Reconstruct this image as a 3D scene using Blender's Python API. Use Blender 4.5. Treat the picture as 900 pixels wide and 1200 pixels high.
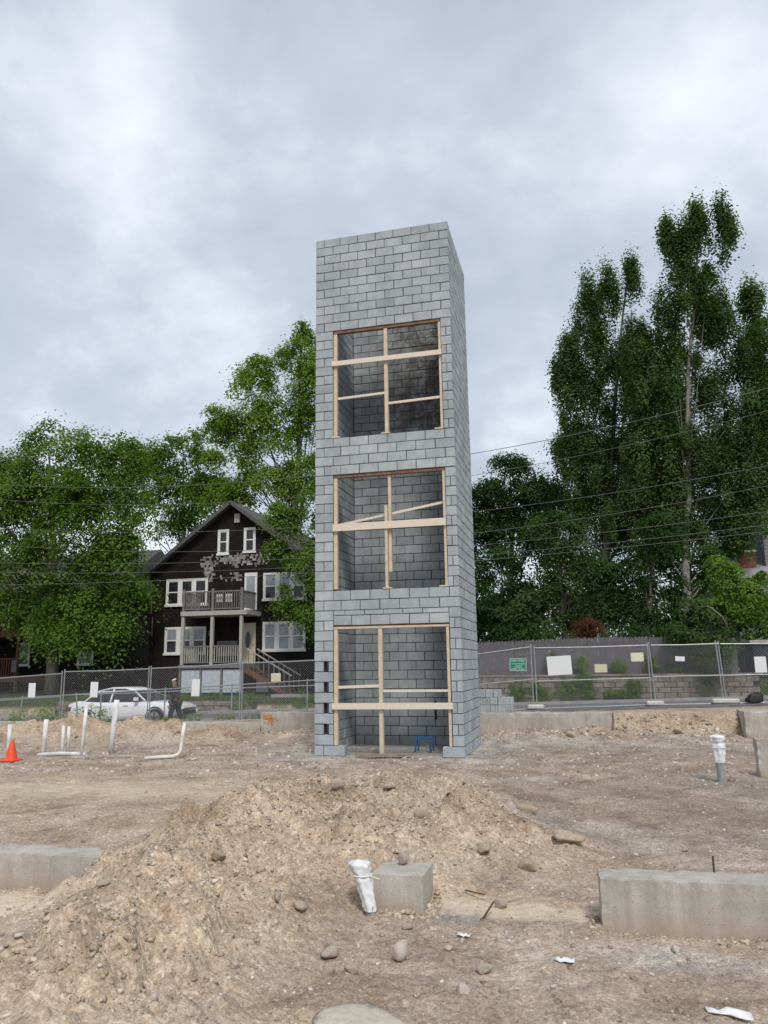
import bpy, bmesh, math, random
import numpy as np
from mathutils import Vector, Matrix, Quaternion
PI = math.pi
for o in list(bpy.data.objects): bpy.data.objects.remove(o)
S = bpy.context.scene
COL = S.collection
random.seed(7)

# ------------------------------------------------------------------ camera, sky, sun, exposure
cam = bpy.data.objects.new('camera', bpy.data.cameras.new('camera')); COL.objects.link(cam)
cam.data.sensor_fit = 'AUTO'; cam.data.sensor_width = 36; cam.data.lens = 27.0
cam.data.clip_start = .05; cam.data.clip_end = 3000
cam.matrix_world = (Matrix.Translation((2.2898, -15.0086, 1.7573)) @ Matrix.Rotation(.2479, 4, 'Z')
                    @ Matrix.Rotation(PI/2 + .1959, 4, 'X') @ Matrix.Rotation(-.0141, 4, 'Z'))
S.camera = cam
SUN_EL, SUN_AZ = math.radians(50), math.radians(158)     # azimuth clockwise from +Y: behind the camera, to the right
SKY_STRENGTH = .1
CLOUD_A, CLOUD_B = (.4, 7.7, 0), (6.2, 8.8, 0)
world = bpy.data.worlds.new('World'); S.world = world; world.use_nodes = True
def build_world():
    nt = world.node_tree; N = nt.nodes; L = nt.links
    N.clear()
    out = N.new('ShaderNodeOutputWorld'); bg = N.new('ShaderNodeBackground'); bg.inputs[1].default_value = SKY_STRENGTH
    sky = N.new('ShaderNodeTexSky'); sky.sky_type = 'NISHITA'; sky.sun_disc = False
    sky.sun_elevation = SUN_EL; sky.sun_rotation = SUN_AZ; sky.air_density = 1.2; sky.dust_density = 2.5
    tc = N.new('ShaderNodeTexCoord'); sep = N.new('ShaderNodeSeparateXYZ'); L.new(tc.outputs['Generated'], sep.inputs[0])
    def M(op, a, b=None, clamp=False):
        m = N.new('ShaderNodeMath'); m.operation = op; m.use_clamp = clamp
        for i, v in enumerate((a, b)):
            if v is None: continue
            if isinstance(v, (int, float)): m.inputs[i].default_value = v
            else: L.new(v, m.inputs[i])
        return m.outputs[0]
    zz = M('ADD', M('MAXIMUM', sep.outputs[2], 0.0), .38)
    cx = M('DIVIDE', sep.outputs[0], zz); cy = M('DIVIDE', sep.outputs[1], zz)
    comb = N.new('ShaderNodeCombineXYZ'); L.new(cx, comb.inputs[0]); L.new(cy, comb.inputs[1])
    def noise(scale, detail, rough, dist, off):
        mp = N.new('ShaderNodeMapping'); mp.inputs['Location'].default_value = off; L.new(comb.outputs[0], mp.inputs[0])
        n = N.new('ShaderNodeTexNoise'); n.inputs['Scale'].default_value = scale; n.inputs['Detail'].default_value = detail
        n.inputs['Roughness'].default_value = rough; n.inputs['Distortion'].default_value = dist; L.new(mp.outputs[0], n.inputs[0])
        return n.outputs[0]
    n1 = noise(.75, 4, .5, .3, CLOUD_A); n2 = noise(2.0, 9, .56, .15, CLOUD_B); n3 = noise(6.0, 7, .6, .1, (1.3, 9.2, 0))
    v = M('ADD', M('ADD', M('MULTIPLY', n1, .52), M('MULTIPLY', n2, .40)), M('MULTIPLY', n3, .08))
    r = N.new('ShaderNodeValToRGB'); L.new(v, r.inputs[0])
    e = r.color_ramp.elements
    e[0].position = .385; e[0].color = (.262, .29, .34, 1)
    e[1].position = .625; e[1].color = (.75, .775, .82, 1)
    a = e.new(.465); a.color = (.345, .388, .465, 1)
    a = e.new(.53); a.color = (.44, .483, .555, 1)
    sc = N.new('ShaderNodeVectorMath'); sc.operation = 'SCALE'; sc.inputs['Scale'].default_value = 1.0/SKY_STRENGTH
    L.new(r.outputs[0], sc.inputs[0])
    mix = N.new('ShaderNodeMix'); mix.data_type = 'RGBA'; mix.inputs[0].default_value = .9
    L.new(sky.outputs[0], mix.inputs[6]); L.new(sc.outputs[0], mix.inputs[7])
    L.new(mix.outputs[2], bg.inputs[0]); L.new(bg.outputs[0], out.inputs[0])
build_world()
sl = bpy.data.lights.new('sun', 'SUN'); sl.energy = 1.5; sl.angle = math.radians(11); sl.color = (1, .95, .88)
sun = bpy.data.objects.new('sun', sl); COL.objects.link(sun)
sd = Vector((math.sin(SUN_AZ)*math.cos(SUN_EL), math.cos(SUN_AZ)*math.cos(SUN_EL), math.sin(SUN_EL)))
sun.rotation_euler = sd.to_track_quat('Z', 'Y').to_euler()
S.view_settings.view_transform = 'Standard'; S.view_settings.look = 'None'
S.view_settings.gamma = 1; S.view_settings.use_curve_mapping = False
S.view_settings.exposure = .55
S.render.engine = 'CYCLES'

# ------------------------------------------------------------------ helpers
def tag(o, label=None, cat=None, group=None, kind=None):
    if label: o['label'] = label
    if cat: o['category'] = cat
    if group: o['group'] = group
    if kind: o['kind'] = kind
    return o
def thing(name, loc, label, cat, group=None):
    o = bpy.data.objects.new(name, None); COL.objects.link(o); o.location = loc; o.empty_display_size = .2
    return tag(o, label, cat, group)
def link(name, me, parent=None, loc=None, smooth=False):
    """link a mesh whose vertices are in world space (loc None) or local space (loc given, in world space)"""
    o = bpy.data.objects.new(name, me); COL.objects.link(o)
    w = Vector(loc) if loc is not None else Vector((0, 0, 0))
    if parent is not None:
        p = Vector((0, 0, 0)); q = parent
        while q is not None: p += q.location; q = q.parent
        o.parent = parent; o.location = w - p
    else: o.location = w
    if smooth and me is not None:
        me.polygons.foreach_set('use_smooth', [True]*len(me.polygons))
    return o

class MB:
    def __init__(s): s.v = []; s.f = []; s.t = []
    def add(s, vs, fs, tint=0.):
        b = len(s.v); s.v.extend(vs); s.f.extend([tuple(i+b for i in f) for f in fs]); s.t.extend([tint]*len(vs)); return s
    def box(s, x0, x1, y0, y1, z0, z1, tint=0.):
        return s.add([(x0,y0,z0),(x1,y0,z0),(x1,y1,z0),(x0,y1,z0),(x0,y0,z1),(x1,y0,z1),(x1,y1,z1),(x0,y1,z1)],
              [(0,3,2,1),(4,5,6,7),(0,1,5,4),(1,2,6,5),(2,3,7,6),(3,0,4,7)], tint)
    def bar(s, p, q, w, h, up=(0,0,1), tint=0.):
        p = Vector(p); q = Vector(q); d = (q-p).normalized(); u = Vector(up)
        r = d.cross(u)
        if r.length < 1e-4: r = d.cross(Vector((0,1,0)))
        r.normalize(); u = r.cross(d).normalized()
        vs = []
        for e in (p, q):
            for a, b in ((-1,-1),(1,-1),(1,1),(-1,1)): vs.append(tuple(e + r*(a*w/2) + u*(b*h/2)))
        return s.add(vs, [(0,1,2,3),(7,6,5,4),(0,4,5,1),(1,5,6,2),(2,6,7,3),(3,7,4,0)], tint)
    def tube(s, pts, radii, n=6, cap=True, tint=0.):
        pts = [Vector(p) for p in pts]
        if isinstance(radii, (int, float)): radii = [radii]*len(pts)
        vs = []; fs = []; ref = None
        for i, p in enumerate(pts):
            d = (pts[min(i+1, len(pts)-1)] - pts[max(i-1, 0)])
            d = d.normalized() if d.length > 1e-9 else Vector((0,0,1))
            if ref is None: ref = d.orthogonal().normalized()
            ref = (ref - d*ref.dot(d)); ref = ref.normalized() if ref.length > 1e-6 else d.orthogonal().normalized()
            b = d.cross(ref)
            for k in range(n):
                a = 2*PI*k/n; vs.append(tuple(p + (ref*math.cos(a) + b*math.sin(a))*radii[i]))
        for i in range(len(pts)-1):
            for k in range(n): fs.append((i*n+k, i*n+(k+1)%n, (i+1)*n+(k+1)%n, (i+1)*n+k))
        if cap: fs.append(tuple(range(n-1, -1, -1))); fs.append(tuple((len(pts)-1)*n+k for k in range(n)))
        return s.add(vs, fs, tint)
    def mesh(s, name, mat):
        me = bpy.data.meshes.new(name); me.from_pydata(s.v, [], s.f); me.materials.append(mat)
        if any(s.t):
            at = me.attributes.new('tint', 'FLOAT', 'POINT'); at.data.foreach_set('value', s.t)
        return me
    def build(s, name, mat, parent=None, smooth=False, loc=None):
        return link(name, s.mesh(name, mat), parent, loc, smooth)

# numpy value noise -------------------------------------------------------
def vnoise(x, y, seed=0):
    xi = np.floor(x).astype(np.int64); yi = np.floor(y).astype(np.int64); fx = x-xi; fy = y-yi
    fx = fx*fx*(3-2*fx); fy = fy*fy*(3-2*fy)
    def h(a, b):
        n = (a*374761393 + b*668265263 + seed*974711) & 0xffffffff
        n = ((n ^ (n >> 13))*1274126177) & 0xffffffff
        return ((n ^ (n >> 16)) & 0xffff)/65535.
    a = h(xi, yi); b = h(xi+1, yi); c = h(xi, yi+1); d = h(xi+1, yi+1)
    return (a*(1-fx)+b*fx)*(1-fy) + (c*(1-fx)+d*fx)*fy
def fbm(x, y, oct=4, seed=0, gain=.5):
    t = 0; a = 1; tot = 0
    for k in range(oct):
        t = t + a*(vnoise(x*2**k+k*17.3, y*2**k-k*9.1, seed+k)*2-1); tot += a; a *= gain
    return t/tot
def sstep(a, b, x):
    t = np.clip((x-a)/(b-a), 0, 1); return t*t*(3-2*t)

# ------------------------------------------------------------------ materials
def new_mat(name):
    m = bpy.data.materials.new(name); m.use_nodes = True; nt = m.node_tree; nt.nodes.clear()
    out = nt.nodes.new('ShaderNodeOutputMaterial'); b = nt.nodes.new('ShaderNodeBsdfPrincipled')
    nt.links.new(b.outputs[0], out.inputs[0]); return m, nt, b
def nz(nt, vec, scale, detail=5, rough=.55, dist=0):
    n = nt.nodes.new('ShaderNodeTexNoise'); n.inputs['Scale'].default_value = scale; n.inputs['Detail'].default_value = detail
    n.inputs['Roughness'].default_value = rough; n.inputs['Distortion'].default_value = dist
    if vec is not None: nt.links.new(vec, n.inputs[0])
    return n.outputs[0]
def ramp(nt, fac, stops):
    r = nt.nodes.new('ShaderNodeValToRGB'); nt.links.new(fac, r.inputs[0]); e = r.color_ramp.elements
    while len(e) < len(stops): e.new(.5)
    for i, (p, c) in enumerate(stops):
        e[i].position = p; e[i].color = (*c, 1) if len(c) == 3 else c
    return r.outputs[0]
def mixc(nt, fac, a, b, mode='MIX'):
    m = nt.nodes.new('ShaderNodeMix'); m.data_type = 'RGBA'; m.blend_type = mode
    for i, v in ((0, fac), (6, a), (7, b)):
        if isinstance(v, (int, float)): m.inputs[i].default_value = v
        elif isinstance(v, tuple): m.inputs[i].default_value = (*v, 1)
        else: nt.links.new(v, m.inputs[i])
    return m.outputs[2]
def mth(nt, op, a, b=None, clamp=False):
    m = nt.nodes.new('ShaderNodeMath'); m.operation = op; m.use_clamp = clamp
    for i, v in ((0, a), (1, b)):
        if v is None: continue
        if isinstance(v, (int, float)): m.inputs[i].default_value = v
        else: nt.links.new(v, m.inputs[i])
    return m.outputs[0]
def coords(nt, kind='Object', scale=(1,1,1), rand=True):
    tc = nt.nodes.new('ShaderNodeTexCoord'); mp = nt.nodes.new('ShaderNodeMapping'); mp.inputs['Scale'].default_value = scale
    nt.links.new(tc.outputs[kind], mp.inputs[0])
    if rand:
        oi = nt.nodes.new('ShaderNodeObjectInfo'); sc = nt.nodes.new('ShaderNodeVectorMath'); sc.operation = 'SCALE'
        sc.inputs[0].default_value = (37., 19., 53.); nt.links.new(oi.outputs['Random'], sc.inputs['Scale'])
        nt.links.new(sc.outputs[0], mp.inputs['Location'])
    return mp.outputs[0]
def bump(nt, b, h, strength=.4, dist=.01):
    n = nt.nodes.new('ShaderNodeBump'); n.inputs['Strength'].default_value = strength; n.inputs['Distance'].default_value = dist
    nt.links.new(h, n.inputs['Height']); nt.links.new(n.outputs[0], b.inputs['Normal']); return n
def pm(name, c1, c2, scale=4, rough=.8, bs=0, bscale=60, bdist=.004, stretch=(1,1,1), metal=0, lo=.3, hi=.7, spec=.3):
    m, nt, b = new_mat(name); v = coords(nt, scale=stretch)
    f = nz(nt, v, scale); nt.links.new(ramp(nt, f, [(lo, c1), (hi, c2)]), b.inputs['Base Color'])
    b.inputs['Roughness'].default_value = rough; b.inputs['Metallic'].default_value = metal
    b.inputs['Specular IOR Level'].default_value = spec
    if bs: bump(nt, b, nz(nt, v, bscale, 4), bs, bdist)
    return m

def block_mat(name, stuff, lo=.365, hi=.47):
    """grey concrete block: one tint per block, speckle, faint stains"""
    m, nt, b = new_mat(name)
    if stuff:
        at = nt.nodes.new('ShaderNodeAttribute'); at.attribute_name = 'tint'; rnd = at.outputs['Fac']; v = coords(nt, rand=False)
    else:
        oi = nt.nodes.new('ShaderNodeObjectInfo'); rnd = oi.outputs['Random']; v = coords(nt)
    base = ramp(nt, rnd, [(0, (lo*.93, lo*1.03, lo*1.085)), (.12, (lo+.02, lo+.062, lo+.085)), (.5, (hi-.065, hi-.025, hi-.002)), (.85, (hi-.035, hi+.010, hi+.032)), (1, (hi+.01, hi+.045, hi+.06))])
    sp = nz(nt, v, 170, 3, .7); st = nz(nt, v, 5, 5, .6)
    c = mixc(nt, 1., base, ramp(nt, sp, [(.3, (.80, .80, .80)), (.7, (1.14, 1.14, 1.14))]), 'MULTIPLY')
    c = mixc(nt, 1., c, ramp(nt, st, [(.3, (.84, .84, .85)), (.6, (1.04, 1.04, 1.03))]), 'MULTIPLY')
    # weathering over the whole wall: damp streaks, pale lime bloom
    ge = nt.nodes.new('ShaderNodeNewGeometry'); mp = nt.nodes.new('ShaderNodeMapping'); mp.inputs['Scale'].default_value = (1.6, 1.6, .55); nt.links.new(ge.outputs['Position'], mp.inputs[0])
    c = mixc(nt, 1., c, ramp(nt, nz(nt, mp.outputs[0], 1.1, 6, .62, .4), [(.3, (.84,.85,.86)), (.55, (1.02,1.02,1.02)), (.75, (1.10,1.10,1.09))]), 'MULTIPLY')
    c = mixc(nt, mth(nt, 'MULTIPLY', ramp(nt, nz(nt, ge.outputs['Position'], 9, 6, .7, .5), [(.60, (0,0,0)), (.72, (1,1,1))]), .35), c, (.58,.58,.57))
    nt.links.new(c, b.inputs['Base Color']); b.inputs['Roughness'].default_value = .92; b.inputs['Specular IOR Level'].default_value = .2
    bump(nt, b, nz(nt, v, 140, 4, .7), .5, .004)
    return m

M = {}
M['block'] = block_mat('block_concrete', False); M['block_stuff'] = block_mat('block_concrete_bulk', True)
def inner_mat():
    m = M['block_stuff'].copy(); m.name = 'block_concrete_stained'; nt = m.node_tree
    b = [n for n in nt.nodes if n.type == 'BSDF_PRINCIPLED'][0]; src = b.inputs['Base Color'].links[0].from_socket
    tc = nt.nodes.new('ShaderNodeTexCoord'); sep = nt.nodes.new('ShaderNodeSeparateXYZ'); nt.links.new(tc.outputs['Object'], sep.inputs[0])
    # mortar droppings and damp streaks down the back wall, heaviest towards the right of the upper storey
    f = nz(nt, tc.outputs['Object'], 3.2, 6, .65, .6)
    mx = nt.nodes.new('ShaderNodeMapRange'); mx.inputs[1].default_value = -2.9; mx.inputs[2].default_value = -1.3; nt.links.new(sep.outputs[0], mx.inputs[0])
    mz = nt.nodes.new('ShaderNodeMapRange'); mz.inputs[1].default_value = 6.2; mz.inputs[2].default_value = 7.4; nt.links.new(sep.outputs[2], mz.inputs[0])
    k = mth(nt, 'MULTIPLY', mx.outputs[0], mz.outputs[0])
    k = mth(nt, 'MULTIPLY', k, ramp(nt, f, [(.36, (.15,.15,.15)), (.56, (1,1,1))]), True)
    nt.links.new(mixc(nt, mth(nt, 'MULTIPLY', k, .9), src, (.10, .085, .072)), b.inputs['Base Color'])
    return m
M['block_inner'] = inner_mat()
M['mortar'] = pm('mortar', (.055,.056,.06), (.13,.13,.135), 9, .95, .5, 120, .004)
M['pine'] = pm('pine_wood', (.54,.44,.325), (.68,.575,.445), 7, .75, .25, 60, .002, stretch=(1.5,6,1.5))
M['pine_h'] = pm('pine_wood_pale', (.65,.57,.46), (.78,.70,.585), 8, .75, .25, 60, .002, stretch=(1.2,6,9))
M['red_lintel'] = pm('rusty_steel', (.13,.055,.035), (.26,.12,.07), 8, .8, .3, 60, .003)
M['red_wood'] = pm('red_brown_board', (.15,.085,.06), (.26,.16,.11), 8, .8, .3, 60, .003)
def concrete_mat():
    m, nt, b = new_mat('weathered_concrete'); v = coords(nt)
    a = nz(nt, v, 2.2, 8, .62); s = nz(nt, v, 90, 3, .6)
    vs = coords(nt, scale=(5, 5, .7)); st = nz(nt, vs, 1.6, 5, .6)
    c = ramp(nt, a, [(.25, (.36,.335,.295)), (.5, (.47,.44,.395)), (.75, (.56,.53,.48))])
    c = mixc(nt, 1., c, ramp(nt, st, [(.3, (.80,.79,.77)), (.62, (1.05,1.05,1.05))]), 'MULTIPLY')
    c = mixc(nt, 1., c, ramp(nt, s, [(.3, (.85,.85,.85)), (.7, (1.1,1.1,1.1))]), 'MULTIPLY')
    # mud splashed up from the ground, small air holes from the pour
    tc = nt.nodes.new('ShaderNodeTexCoord'); sp = nt.nodes.new('ShaderNodeSeparateXYZ'); nt.links.new(tc.outputs['Object'], sp.inputs[0])
    mz = nt.nodes.new('ShaderNodeMapRange'); mz.inputs[1].default_value = .16; mz.inputs[2].default_value = -.03; nt.links.new(mth(nt, 'ADD', sp.outputs[2], mth(nt, 'MULTIPLY', mth(nt, 'SUBTRACT', nz(nt, v, 6, 6, .65), .5), -.45)), mz.inputs[0])
    c = mixc(nt, mth(nt, 'MULTIPLY', mz.outputs[0], .75), c, (.40,.31,.225))
    vo = nt.nodes.new('ShaderNodeTexVoronoi'); vo.inputs['Scale'].default_value = 26; nt.links.new(v, vo.inputs[0])
    hole = ramp(nt, vo.outputs[0], [(.06, (0,0,0)), (.13, (1,1,1))]); c = mixc(nt, 1., c, ramp(nt, vo.outputs[0], [(.05, (.55,.54,.52)), (.12, (1,1,1))]), 'MULTIPLY')
    nt.links.new(c, b.inputs['Base Color']); b.inputs['Roughness'].default_value = .9; b.inputs['Specular IOR Level'].default_value = .2
    h = mth(nt, 'ADD', mth(nt, 'ADD', mth(nt, 'MULTIPLY', s, .4), nz(nt, v, 25, 6, .6)), mth(nt, 'MULTIPLY', hole, .8)); bump(nt, b, h, .45, .006)
    return m
M['scrap_wood'] = pm('weathered_scrap_wood', (.22,.165,.125), (.36,.285,.225), 7, .85, .4, 50, .003)
M['concrete'] = concrete_mat()
M['galv'] = pm('galvanised_steel', (.30,.32,.33), (.44,.46,.47), 10, .5, metal=.55)
M['wire_mesh'] = pm('galvanised_wire', (.36,.37,.38), (.46,.47,.48), 10, .6, metal=.2)
M['dark_steel'] = pm('dark_steel', (.06,.065,.07), (.12,.12,.125), 10, .55, metal=.5)
M['white_pvc'] = pm('white_pvc', (.56,.55,.52), (.76,.76,.74), 5, .5, lo=.35, hi=.55)
M['plastic_wrap'] = pm('white_plastic_film', (.70,.72,.75), (.86,.87,.88), 14, .35, .5, 25, .01)
M['orange'] = pm('orange_plastic', (.72,.07,.02), (.85,.11,.04), 6, .5)
M['grey_pvc'] = pm('grey_pipe', (.24,.25,.26), (.34,.35,.35), 10, .6)
M['blue_steel'] = pm('blue_painted_steel', (.03,.09,.22), (.06,.14,.30), 10, .5)
M['white_paint'] = pm('white_paint', (.66,.66,.63), (.80,.80,.77), 9, .6)
M['grey_paint'] = pm('grey_paint', (.13,.125,.12), (.23,.22,.21), 9, .7)
M['porch_post'] = pm('beige_paint', (.33,.31,.28), (.45,.43,.39), 9, .7)
M['cream_door'] = pm('cream_paint', (.58,.50,.37), (.66,.58,.45), 6, .55)
M['glass_dark'] = pm('dark_window_glass', (.010,.012,.015), (.03,.032,.036), 2, .08, spec=.6)
M['glass_blind'] = pm('window_with_blind', (.22,.25,.28), (.34,.37,.40), 2, .15, spec=.6)
M['roof'] = pm('asphalt_shingle_roof', (.07,.07,.07), (.13,.127,.123), 9, .92, .5, 60, .01)
M['roof_light'] = pm('grey_roofing', (.30,.30,.32), (.40,.40,.42), 9, .92, .5, 60, .01)
M['redwood'] = pm('red_brown_wood', (.10,.045,.03), (.20,.09,.055), 6, .8)
M['fence_wood'] = pm('weathered_grey_wood', (.095,.09,.095), (.175,.165,.17), 5, .9, .4, 40, .004, stretch=(6,6,1))
M['asphalt'] = pm('asphalt', (.12,.12,.125), (.19,.19,.195), 3, .9, .4, 120, .005)
M['pavement'] = pm('pavement_concrete', (.27,.26,.25), (.38,.37,.35), 3, .9, .3, 90, .004)
M['stone'] = pm('retaining_stone', (.15,.125,.105), (.31,.27,.235), 3, .95, .8, 22, .02)
M['rock'] = pm('field_stone', (.35,.295,.235), (.54,.475,.39), 6, .9, .6, 40, .01)
M['rock_pale'] = pm('pale_stone', (.46,.41,.33), (.60,.55,.46), 6, .9, .5, 40, .01)
M['clod'] = pm('dirt_clod', (.40,.31,.225), (.56,.455,.34), 6, .97, .8, 40, .01)
M['paper_white'] = pm('white_sign_sheet', (.74,.76,.78), (.80,.82,.84), 3, .5)
M['paper_beige'] = pm('beige_sign_sheet', (.58,.54,.40), (.66,.62,.47), 3, .6)
M['paper_yellow'] = pm('pale_yellow_sign_sheet', (.68,.66,.50), (.74,.72,.56), 3, .6)
M['sign_green'] = pm('green_sign_sheet', (.02,.20,.12), (.03,.25,.15), 3, .5)
M['black_plastic'] = pm('black_plastic', (.012,.013,.014), (.03,.03,.032), 6, .45)
M['cable'] = pm('cable', (.10,.10,.105), (.17,.17,.18), 6, .6)
M['bark'] = pm('bark', (.10,.085,.07), (.20,.175,.15), 6, .95, .8, 30, .02, stretch=(3,3,.7))
M['bark_pale'] = pm('pale_bark', (.20,.19,.165), (.34,.325,.29), 4, .95, .6, 30, .02, stretch=(2,2,.6))
M['brick_red'] = pm('red_brick', (.24,.09,.065), (.36,.16,.12), 9, .9, .5, 40, .01)
M['siding_grey'] = pm('grey_siding', (.20,.20,.22), (.28,.28,.30), 5, .8)
M['siding_blue'] = pm('dark_blue_siding', (.022,.03,.05), (.045,.055,.08), 5, .7)
M['orange_spray'] = pm('orange_marking_paint', (.62,.23,.05), (.66,.30,.12), 14, .8)
M['sand_bag'] = pm('white_sack', (.50,.48,.44), (.64,.62,.58), 8, .9, .6, 30, .01)
M['coat'] = pm('dark_cloth', (.012,.013,.018), (.03,.032,.04), 9, .95)
M['trousers'] = pm('charcoal_cloth', (.02,.022,.03), (.045,.048,.055), 9, .95)
M['skin'] = pm('skin', (.20,.12,.085), (.26,.16,.115), 6, .6)
M['cap'] = pm('white_cap_cloth', (.72,.72,.70), (.80,.80,.78), 6, .9)

def shingle_mat():
    m, nt, b = new_mat('dark_wood_shingles')
    tc = nt.nodes.new('ShaderNodeTexCoord'); sep = nt.nodes.new('ShaderNodeSeparateXYZ'); nt.links.new(tc.outputs['Object'], sep.inputs[0])
    cb = nt.nodes.new('ShaderNodeCombineXYZ'); nt.links.new(mth(nt, 'ADD', sep.outputs[0], sep.outputs[1]), cb.inputs[0]); nt.links.new(sep.outputs[2], cb.inputs[1])
    br = nt.nodes.new('ShaderNodeTexBrick'); nt.links.new(cb.outputs[0], br.inputs[0])
    br.inputs['Color1'].default_value = (.0075,.005,.0047,1); br.inputs['Color2'].default_value = (.018,.0115,.0105,1); br.inputs['Mortar'].default_value = (.006,.005,.004,1)
    br.inputs['Scale'].default_value = 1; br.inputs['Mortar Size'].default_value = .012; br.inputs['Brick Width'].default_value = .2; br.inputs['Row Height'].default_value = .15
    c = mixc(nt, 1., br.outputs[0], ramp(nt, nz(nt, tc.outputs['Object'], 1.1, 6, .65), [(.3, (.6,.6,.6)), (.75, (1.7,1.6,1.5))]), 'MULTIPLY')
    nt.links.new(c, b.inputs['Base Color']); b.inputs['Roughness'].default_value = .85; b.inputs['Specular IOR Level'].default_value = .25
    bump(nt, b, br.outputs[1], -.6, .015); return m
M['shingle'] = shingle_mat()

def ground_mat():
    m, nt, b = new_mat('site_dirt')
    at = nt.nodes.new('ShaderNodeVertexColor'); at.layer_name = 'zone'; sp = nt.nodes.new('ShaderNodeSeparateColor'); nt.links.new(at.outputs[0], sp.inputs[0])
    tc = nt.nodes.new('ShaderNodeTexCoord'); v = tc.outputs['Object']
    a = nz(nt, v, .9, 7, .6, .3); f = nz(nt, v, 9, 7, .65); g = nz(nt, v, 60, 5, .7)
    dirt = ramp(nt, a, [(.25, (.265,.202,.152)), (.45, (.38,.308,.243)), (.62, (.47,.395,.325)), (.78, (.54,.475,.405))])
    sand = ramp(nt, f, [(.25, (.36,.275,.195)), (.5, (.49,.392,.29)), (.8, (.60,.505,.395))])
    grey = ramp(nt, a, [(.3, (.33,.31,.285)), (.7, (.52,.495,.465))])
    grass = ramp(nt, f, [(.3, (.035,.05,.018)), (.7, (.075,.105,.035))])
    wet = ramp(nt, f, [(.3, (.15,.115,.088)), (.7, (.23,.185,.147))])
    ed = mth(nt, 'MULTIPLY', mth(nt, 'SUBTRACT', f, .5), .7)
    def msk(s): return mth(nt, 'SMOOTH_MIN', 1., mth(nt, 'MAXIMUM', mth(nt, 'ADD', s, mth(nt, 'MULTIPLY', ed, mth(nt, 'GREATER_THAN', s, .02))), 0.), True)
    c = mixc(nt, msk(sp.outputs[0]), dirt, sand)
    c = mixc(nt, msk(sp.outputs[1]), c, grey)
    c = mixc(nt, at.outputs['Alpha'], wet, c)
    c = mixc(nt, sp.outputs[2], c, grass)
    c = mixc(nt, 1., c, ramp(nt, g, [(.25, (.74,.72,.70)), (.5, (1,1,1)), (.8, (1.2,1.2,1.2))]), 'MULTIPLY')
    c = mixc(nt, 1., c, ramp(nt, nz(nt, v, 22, 5, .65), [(.30, (.74,.71,.68)), (.55, (1.05,1.05,1.05))]), 'MULTIPLY')
    nt.links.new(c, b.inputs['Base Color']); b.inputs['Specular IOR Level'].default_value = .25
    rr = nt.nodes.new('ShaderNodeMapRange'); rr.inputs[1].default_value = 0; rr.inputs[2].default_value = 1; rr.inputs[3].default_value = .35; rr.inputs[4].default_value = .97
    nt.links.new(at.outputs['Alpha'], rr.inputs[0]); nt.links.new(rr.outputs[0], b.inputs['Roughness'])
    def vor(scale, rnd=1.):
        w = nt.nodes.new('ShaderNodeTexVoronoi'); w.inputs['Scale'].default_value = scale; w.inputs['Randomness'].default_value = rnd
        j = nt.nodes.new('ShaderNodeVectorMath'); j.operation = 'ADD'; k = nt.nodes.new('ShaderNodeVectorMath'); k.operation = 'SCALE'; k.inputs['Scale'].default_value = .22/scale
        nn = nt.nodes.new('ShaderNodeTexNoise'); nn.inputs['Scale'].default_value = scale*1.3; nn.inputs['Detail'].default_value = 2; nt.links.new(v, nn.inputs[0])
        nt.links.new(nn.outputs['Color'], k.inputs[0]); nt.links.new(v, j.inputs[0]); nt.links.new(k.outputs[0], j.inputs[1]); nt.links.new(j.outputs[0], w.inputs[0]); return w
    v1, v2, v3 = vor(16), vor(42), vor(105)
    sc2 = nt.nodes.new('ShaderNodeSeparateColor'); nt.links.new(v2.outputs['Color'], sc2.inputs[0]); sc3 = nt.nodes.new('ShaderNodeSeparateColor'); nt.links.new(v3.outputs['Color'], sc3.inputs[0])
    c = mixc(nt, 1., c, ramp(nt, sc2.outputs[0], [(0, (.80,.79,.78)), (.5, (1,1,1)), (.93, (1.08,1.08,1.08)), (1, (1.32,1.33,1.34))]), 'MULTIPLY')
    c = mixc(nt, 1., c, ramp(nt, sc3.outputs[1], [(0, (.84,.83,.82)), (.6, (1.02,1.02,1.02)), (1, (1.22,1.22,1.22))]), 'MULTIPLY')
    c = mixc(nt, 1., c, ramp(nt, nz(nt, v, 3.3, 4, .6), [(.3, (.84,.82,.80)), (.65, (1.10,1.10,1.10))]), 'MULTIPLY')
    c = mixc(nt, 1., c, ramp(nt, nz(nt, v, 1.7, 6, .62, .5), [(.34, (.72,.68,.64)), (.5, (.98,.97,.96)), (.68, (1.12,1.12,1.12))]), 'MULTIPLY')
    pa = nt.nodes.new('ShaderNodeAttribute'); pa.attribute_name = 'pale'; c = mixc(nt, pa.outputs['Fac'], c, ramp(nt, f, [(.3, (.56,.46,.34)), (.7, (.68,.58,.45))]))
    nt.links.new(c, b.inputs['Base Color'])
    h = mth(nt, 'ADD', mth(nt, 'MULTIPLY', v1.outputs[0], -.45), mth(nt, 'ADD', mth(nt, 'MULTIPLY', v2.outputs[0], -.16), mth(nt, 'MULTIPLY', v3.outputs[0], -.035)))
    h = mth(nt, 'ADD', h, mth(nt, 'MULTIPLY', nz(nt, v, 7, 3, .5), .8))
    bump(nt, b, h, .9, .03); return m
M['ground'] = ground_mat()

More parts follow.
